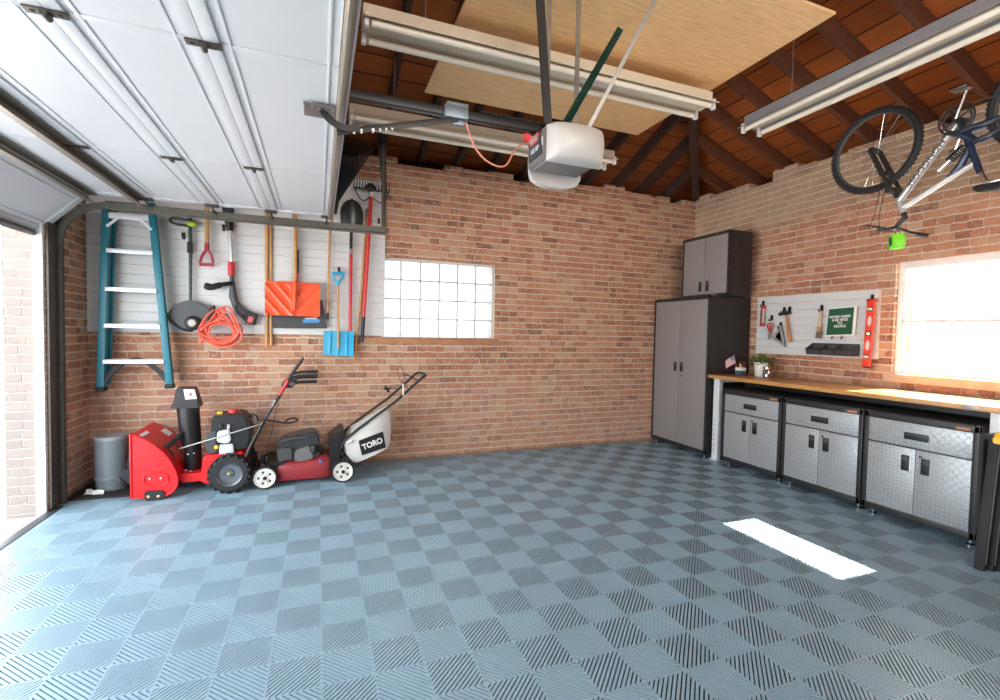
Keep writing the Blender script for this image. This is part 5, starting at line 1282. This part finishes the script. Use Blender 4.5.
# hammer
t = thing('hammer', 'wooden handled hammer hanging head up on two hooks', 'hammer', px(789.5, 342))
MB().tube([px(786, 314, 4.612), px(787, 323, 4.612), px(788.8, 334, 4.612), px(790.3, 342.3, 4.612)], [.012, .014, .018, .019], 10, flat=.75).build('handle', wood('hickory handle', (.48, .20, .06), (16, 16, 3), .4), t)
h0, h1 = px(779.5, 314.2, 4.612), px(791.8, 312.6, 4.612)
MB().tube([h0, h0.lerp(h1, .18), h0.lerp(h1, .2), h0.lerp(h1, .4)], [.019, .019, .014, .014], 12).box(h0.lerp(h1, .5).x-.018, h0.lerp(h1, .5).x+.014, h0.lerp(h1, .5).y-.025, h0.lerp(h1, .5).y+.025, h0.lerp(h1, .5).z-.018, h0.lerp(h1, .5).z+.018, .005).tube([h0.lerp(h1, .58), h0.lerp(h1, .8)+V((0, 0, .004)), h1+V((0, 0, -.008))], [.016, .012, .005], 8).build('head', 'black_steel', t)
# paint brush
t = thing('paint_brush', 'paint brush with pale wooden handle hanging bristles down', 'brush', px(818.5, 339))
MB().tube(bez([px(821, 311), px(820.4, 316), px(820, 321), px(819.8, 326)], 4), [.012, .013, .013, .012, .010, .009, .009, .0095, .010, .011, .012, .014, .016], 8).build('handle', 'pale_wood', t)
MB().prism([px(817.8, 326.5), px(821.6, 326.5), px(821.8, 331.5), px(817, 331.5)], (-.014, 0, 0), .003).build('ferrule', 'copper', t)
MB().prism([px(817, 331.5), px(821.8, 331.5), px(821.2, 338.5), px(816, 338)], (-.016, 0, 0), .003).build('bristles', 'brush', t)
# sign
t = thing('sign', 'white framed green sign with white lettering hanging on the small slatwall', 'sign', px(839, 336.5))
q = [px(828.2, 308.2), px(857.0, 305.6), px(854.2, 335.8), px(825, 336.4)]
b = MB().prism([p for p in q], (.012, 0, 0), .002); b.build('board', 'white_plastic', t)
xd = (q[1]-q[0]).normalized(); yd = (q[0]-q[3]).normalized()
fq = [q[0]+(xd-yd)*.012+V((-.001, 0, 0)), q[1]-xd*.022-yd*.012+V((-.001, 0, 0)), q[2]-xd*.022+yd*.016+V((-.001, 0, 0)), q[3]+(xd+yd)*.012+V((-.001, 0, 0))]
MB().prism(fq, (-.0025, 0, 0)).build('felt', 'sign_green', t)
fc = (fq[0]+fq[1]+fq[2]+fq[3])/4+V((-.004, 0, 0))
text('WORK HARD\n& BE NICE\nTO\nPEOPLE', .032, fc, fq[1]-fq[0], fq[0]-fq[3], 'label_white', t, 'lettering', .001, fat=.0010, sx=1.0)
for x_ in (834, 843.5):
    p = px(x_, 336, XS); tag(MB().box(XS-.006, XS-.0005, p.y-.01, p.y+.01, p.z-.0, p.z+.035, .002).tube(bez([V((XS-.004, p.y, p.z+.012)), V((XS-.02, p.y+.004, p.z-.018)), V((XS-.05, p.y-.01, p.z-.026)), V((XS-.066, p.y-.02, p.z-.012))], 5), .0065, 6).build('wall_hook', 'brown_wood'), 'brown hook under the green sign, ' + ('nearer the brush' if x_ < 840 else 'nearer the long level'), 'hook', 'hooks under the sign')
# three bins
ends = [(808.5, 823.5), (823.5, 837), (837, 856.5)]
for k, (xa, xb) in enumerate(ends):
    pa, pb = PX(xa, 348, 4.60), PX(xb, 348, 4.60); ya, yb_ = pa.y-.003, pb.y+.003; zt_, zb_ = 1.318, 1.215
    t = thing('storage_bin', ['open black storage bin on the small slatwall, below the paint brush', 'open black storage bin between two others on the small slatwall', 'open black storage bin beside the long level'][k], 'bin', ((XS-.06), (ya+yb_)/2, zb_), 'black storage bins on the slatwall')
    b = MB(); xf, xb_ = XS-.115, XS
    b.prism([(xf+.03, ya, zb_), (xb_, ya, zb_), (xb_, ya, zt_+.012), (xf+.012, ya, zt_-.045)], (0, -.004, 0)).prism([(xf+.03, yb_+.004, zb_), (xb_, yb_+.004, zb_), (xb_, yb_+.004, zt_+.012), (xf+.012, yb_+.004, zt_-.045)], (0, -.004, 0))
    b.prism([(xf+.03, ya, zb_), (xf+.012, ya, zt_-.045), (xf+.016, ya, zt_-.045), (xf+.034, ya, zb_)], (0, yb_-ya, 0)).box(xb_-.004, xb_, yb_, ya, zb_, zt_+.012).box(xf+.03, xb_, yb_, ya, zb_, zb_+.004)
    b.build('tray', 'grey_plastic', t); MB().box(xf+.009, xf+.016, yb_, ya, zt_-.052, zt_-.043, .002).build('rim', 'black_plastic', t)
# long box level
t = thing('box_level', 'long orange red box level hanging down past the small slatwall edge', 'level', PX(868, 367, 4.635))
XLv = 4.605; a, b_ = PX(872.2, 300.5, XLv), PX(866.8, 366.5, XLv)
ux = (b_-a).normalized(); sy = V((1, 0, 0)).cross(ux).normalized(); L_ = (b_-a).length
def lv_pt(u, w, d=0): return a+ux*(L_*u)+sy*w+V((d, 0, 0))
MB().bar(a, b_, .054, .026, (1, 0, 0), bev=.004).build('frame', 'level_red', t)
MB().bar(lv_pt(0, -.027, -.014), lv_pt(1, -.027, -.014), .010, .006, (1, 0, 0), bev=.002).bar(lv_pt(0, .027, -.014), lv_pt(1, .027, -.014), .010, .006, (1, 0, 0), bev=.002).build('edge_rails', 'level_red', t)
MB().bar(lv_pt(.0, -.045), lv_pt(.0, .045), .03, .014, (1, 0, 0), bev=.003).build('end_cap', 'red_plastic', t)
MB().bar(lv_pt(1.0, -.028), lv_pt(1.0, .028), .028, .014, (1, 0, 0), bev=.003).build('end_cap', 'black_plastic', t)
for u in (.13, .50, .85):
    vw = MB().bar(lv_pt(u-.035, 0, -.012), lv_pt(u+.035, 0, -.012), .042, .006, (1, 0, 0), bev=.002).build('vial_window', 'black_plastic', t)
    MB().tube([lv_pt(u, -.016, -.018), lv_pt(u, .016, -.018)] if u != .5 else [lv_pt(u-.022, 0, -.018), lv_pt(u+.022, 0, -.018)], .013, 8).build('vial', 'vial', vw)
for u in (.31, .68):
    n_ = 20; MB().prism([lv_pt(u+.075*math.cos(2*PI*k/n_), .017*math.sin(2*PI*k/n_), -.0135) for k in range(n_)], (-.001, 0, 0)).build('hand_hole', 'slat', t)

# ---- folded sawhorse standing at the end of the bench
t = thing('sawhorse', 'folded black sawhorse with yellow latch standing at the end of the workbench', 'sawhorse', (3.83, 1.48, 0))
p0 = P(979, 562, 2, 0); Yw = p0.y-.06
def sh(px_, py_): return PY(px_, py_, Yw)
zt2 = sh(993, 437).z
fw = MB(); xs = p0.x-.01
tops = sh(996, 437); bots = sh(980, 562)
for k in range(4):
    o_ = V((k*.045, -.022*k, 0)); a, b_ = tops+o_, V((bots.x, bots.y, .002))+o_*1.0
    l_ = MB().bar(a, b_, .034, .05, (0, 1, 0), bev=.008).build('leg', 'rubber', t)
    MB().bar(a.lerp(b_, .05)+V((-.004, -.027, 0)), a.lerp(b_, .95)+V((-.004, -.027, 0)), .014, .008, (0, 1, 0), bev=.002).build('rib', 'grey_plastic', l_)
cp = tops+V((.09, -.035, .0))
MB().box(tops.x-.03, tops.x+.16, tops.y-.12, tops.y+.05, tops.z-.02, tops.z+.012, .008).build('beam', 'rubber', t)
yl = MB().prism([tops+V((-.04, -.05, -.035)), tops+V((.03, -.05, -.04)), tops+V((.035, -.05, .005)), tops+V((.015, -.05, .028)), tops+V((-.015, -.05, .028)), tops+V((-.038, -.05, .0))], (0, .05, 0), .006).build('latch', 'yellow', t)
MB().lathe([(.010, 0), (.010, .006)], tops+V((-.003, -.05, -.008)), (0, -1, 0), 12).build('latch_bolt', 'rubber', yl)

# ================================================================== LIGHT
wd = bpy.data.worlds.new('sky'); sc.world = wd; wd.use_nodes = True
nt = wd.node_tree; bg = nt.nodes['Background']; bg.inputs[0].default_value = (.86, .935, 1., 1); bg.inputs[1].default_value = 8.5
sl = bpy.data.lights.new('sun', 'SUN'); sl.energy = 60; sl.angle = .012; sl.color = (1, .93, .82)
so = bpy.data.objects.new('sun', sl); COL.objects.link(so); so.rotation_euler = V((1, -.012, .995)).to_track_quat('Z', 'Y').to_euler()
so.location = (9, 2, 9)
def portal(name, loc, aim, sx, sy):
    l = bpy.data.lights.new(name, 'AREA'); l.shape = 'RECTANGLE'; l.size = sx; l.size_y = sy; l.cycles.is_portal = True
    o = bpy.data.objects.new(name, l); COL.objects.link(o); o.location = loc; o.rotation_euler = V(aim).to_track_quat('-Z', 'Y').to_euler(); return o
portal('portal', (XL-T-.1, (DY0+DY1)/2, 1.05), (1, 0, 0), DY1-DY0, 2.3)
portal('portal', (XR+T+.1, (W2[0]+W2[1])/2, 1.57), (-1, 0, 0), 1.0, 1.1)
fl = bpy.data.lights.new('fill_lamp', 'AREA'); fl.shape = 'RECTANGLE'; fl.size = 2.4; fl.size_y = 1.2; fl.energy = 95; fl.color = (1, .95, .88)  # added soft fill from behind the camera, standing in for flash bounce
fo = bpy.data.objects.new('fill_lamp', fl); COL.objects.link(fo); fo.location = (1.5, -1.2, 2.75); fo.rotation_euler = V((.12, 1, .12)).to_track_quat('-Z', 'Y').to_euler()
portal('portal', (1.23, YB+T+.1, 1.72), (0, -1, 0), 1.3, .9)
sc.view_settings.view_transform = 'Standard'; sc.view_settings.look = 'None'; sc.view_settings.exposure = .12
sc.cycles.use_denoising = True; sc.cycles.max_bounces = 8; sc.cycles.diffuse_bounces = 5; sc.cycles.sample_clamp_indirect = 12
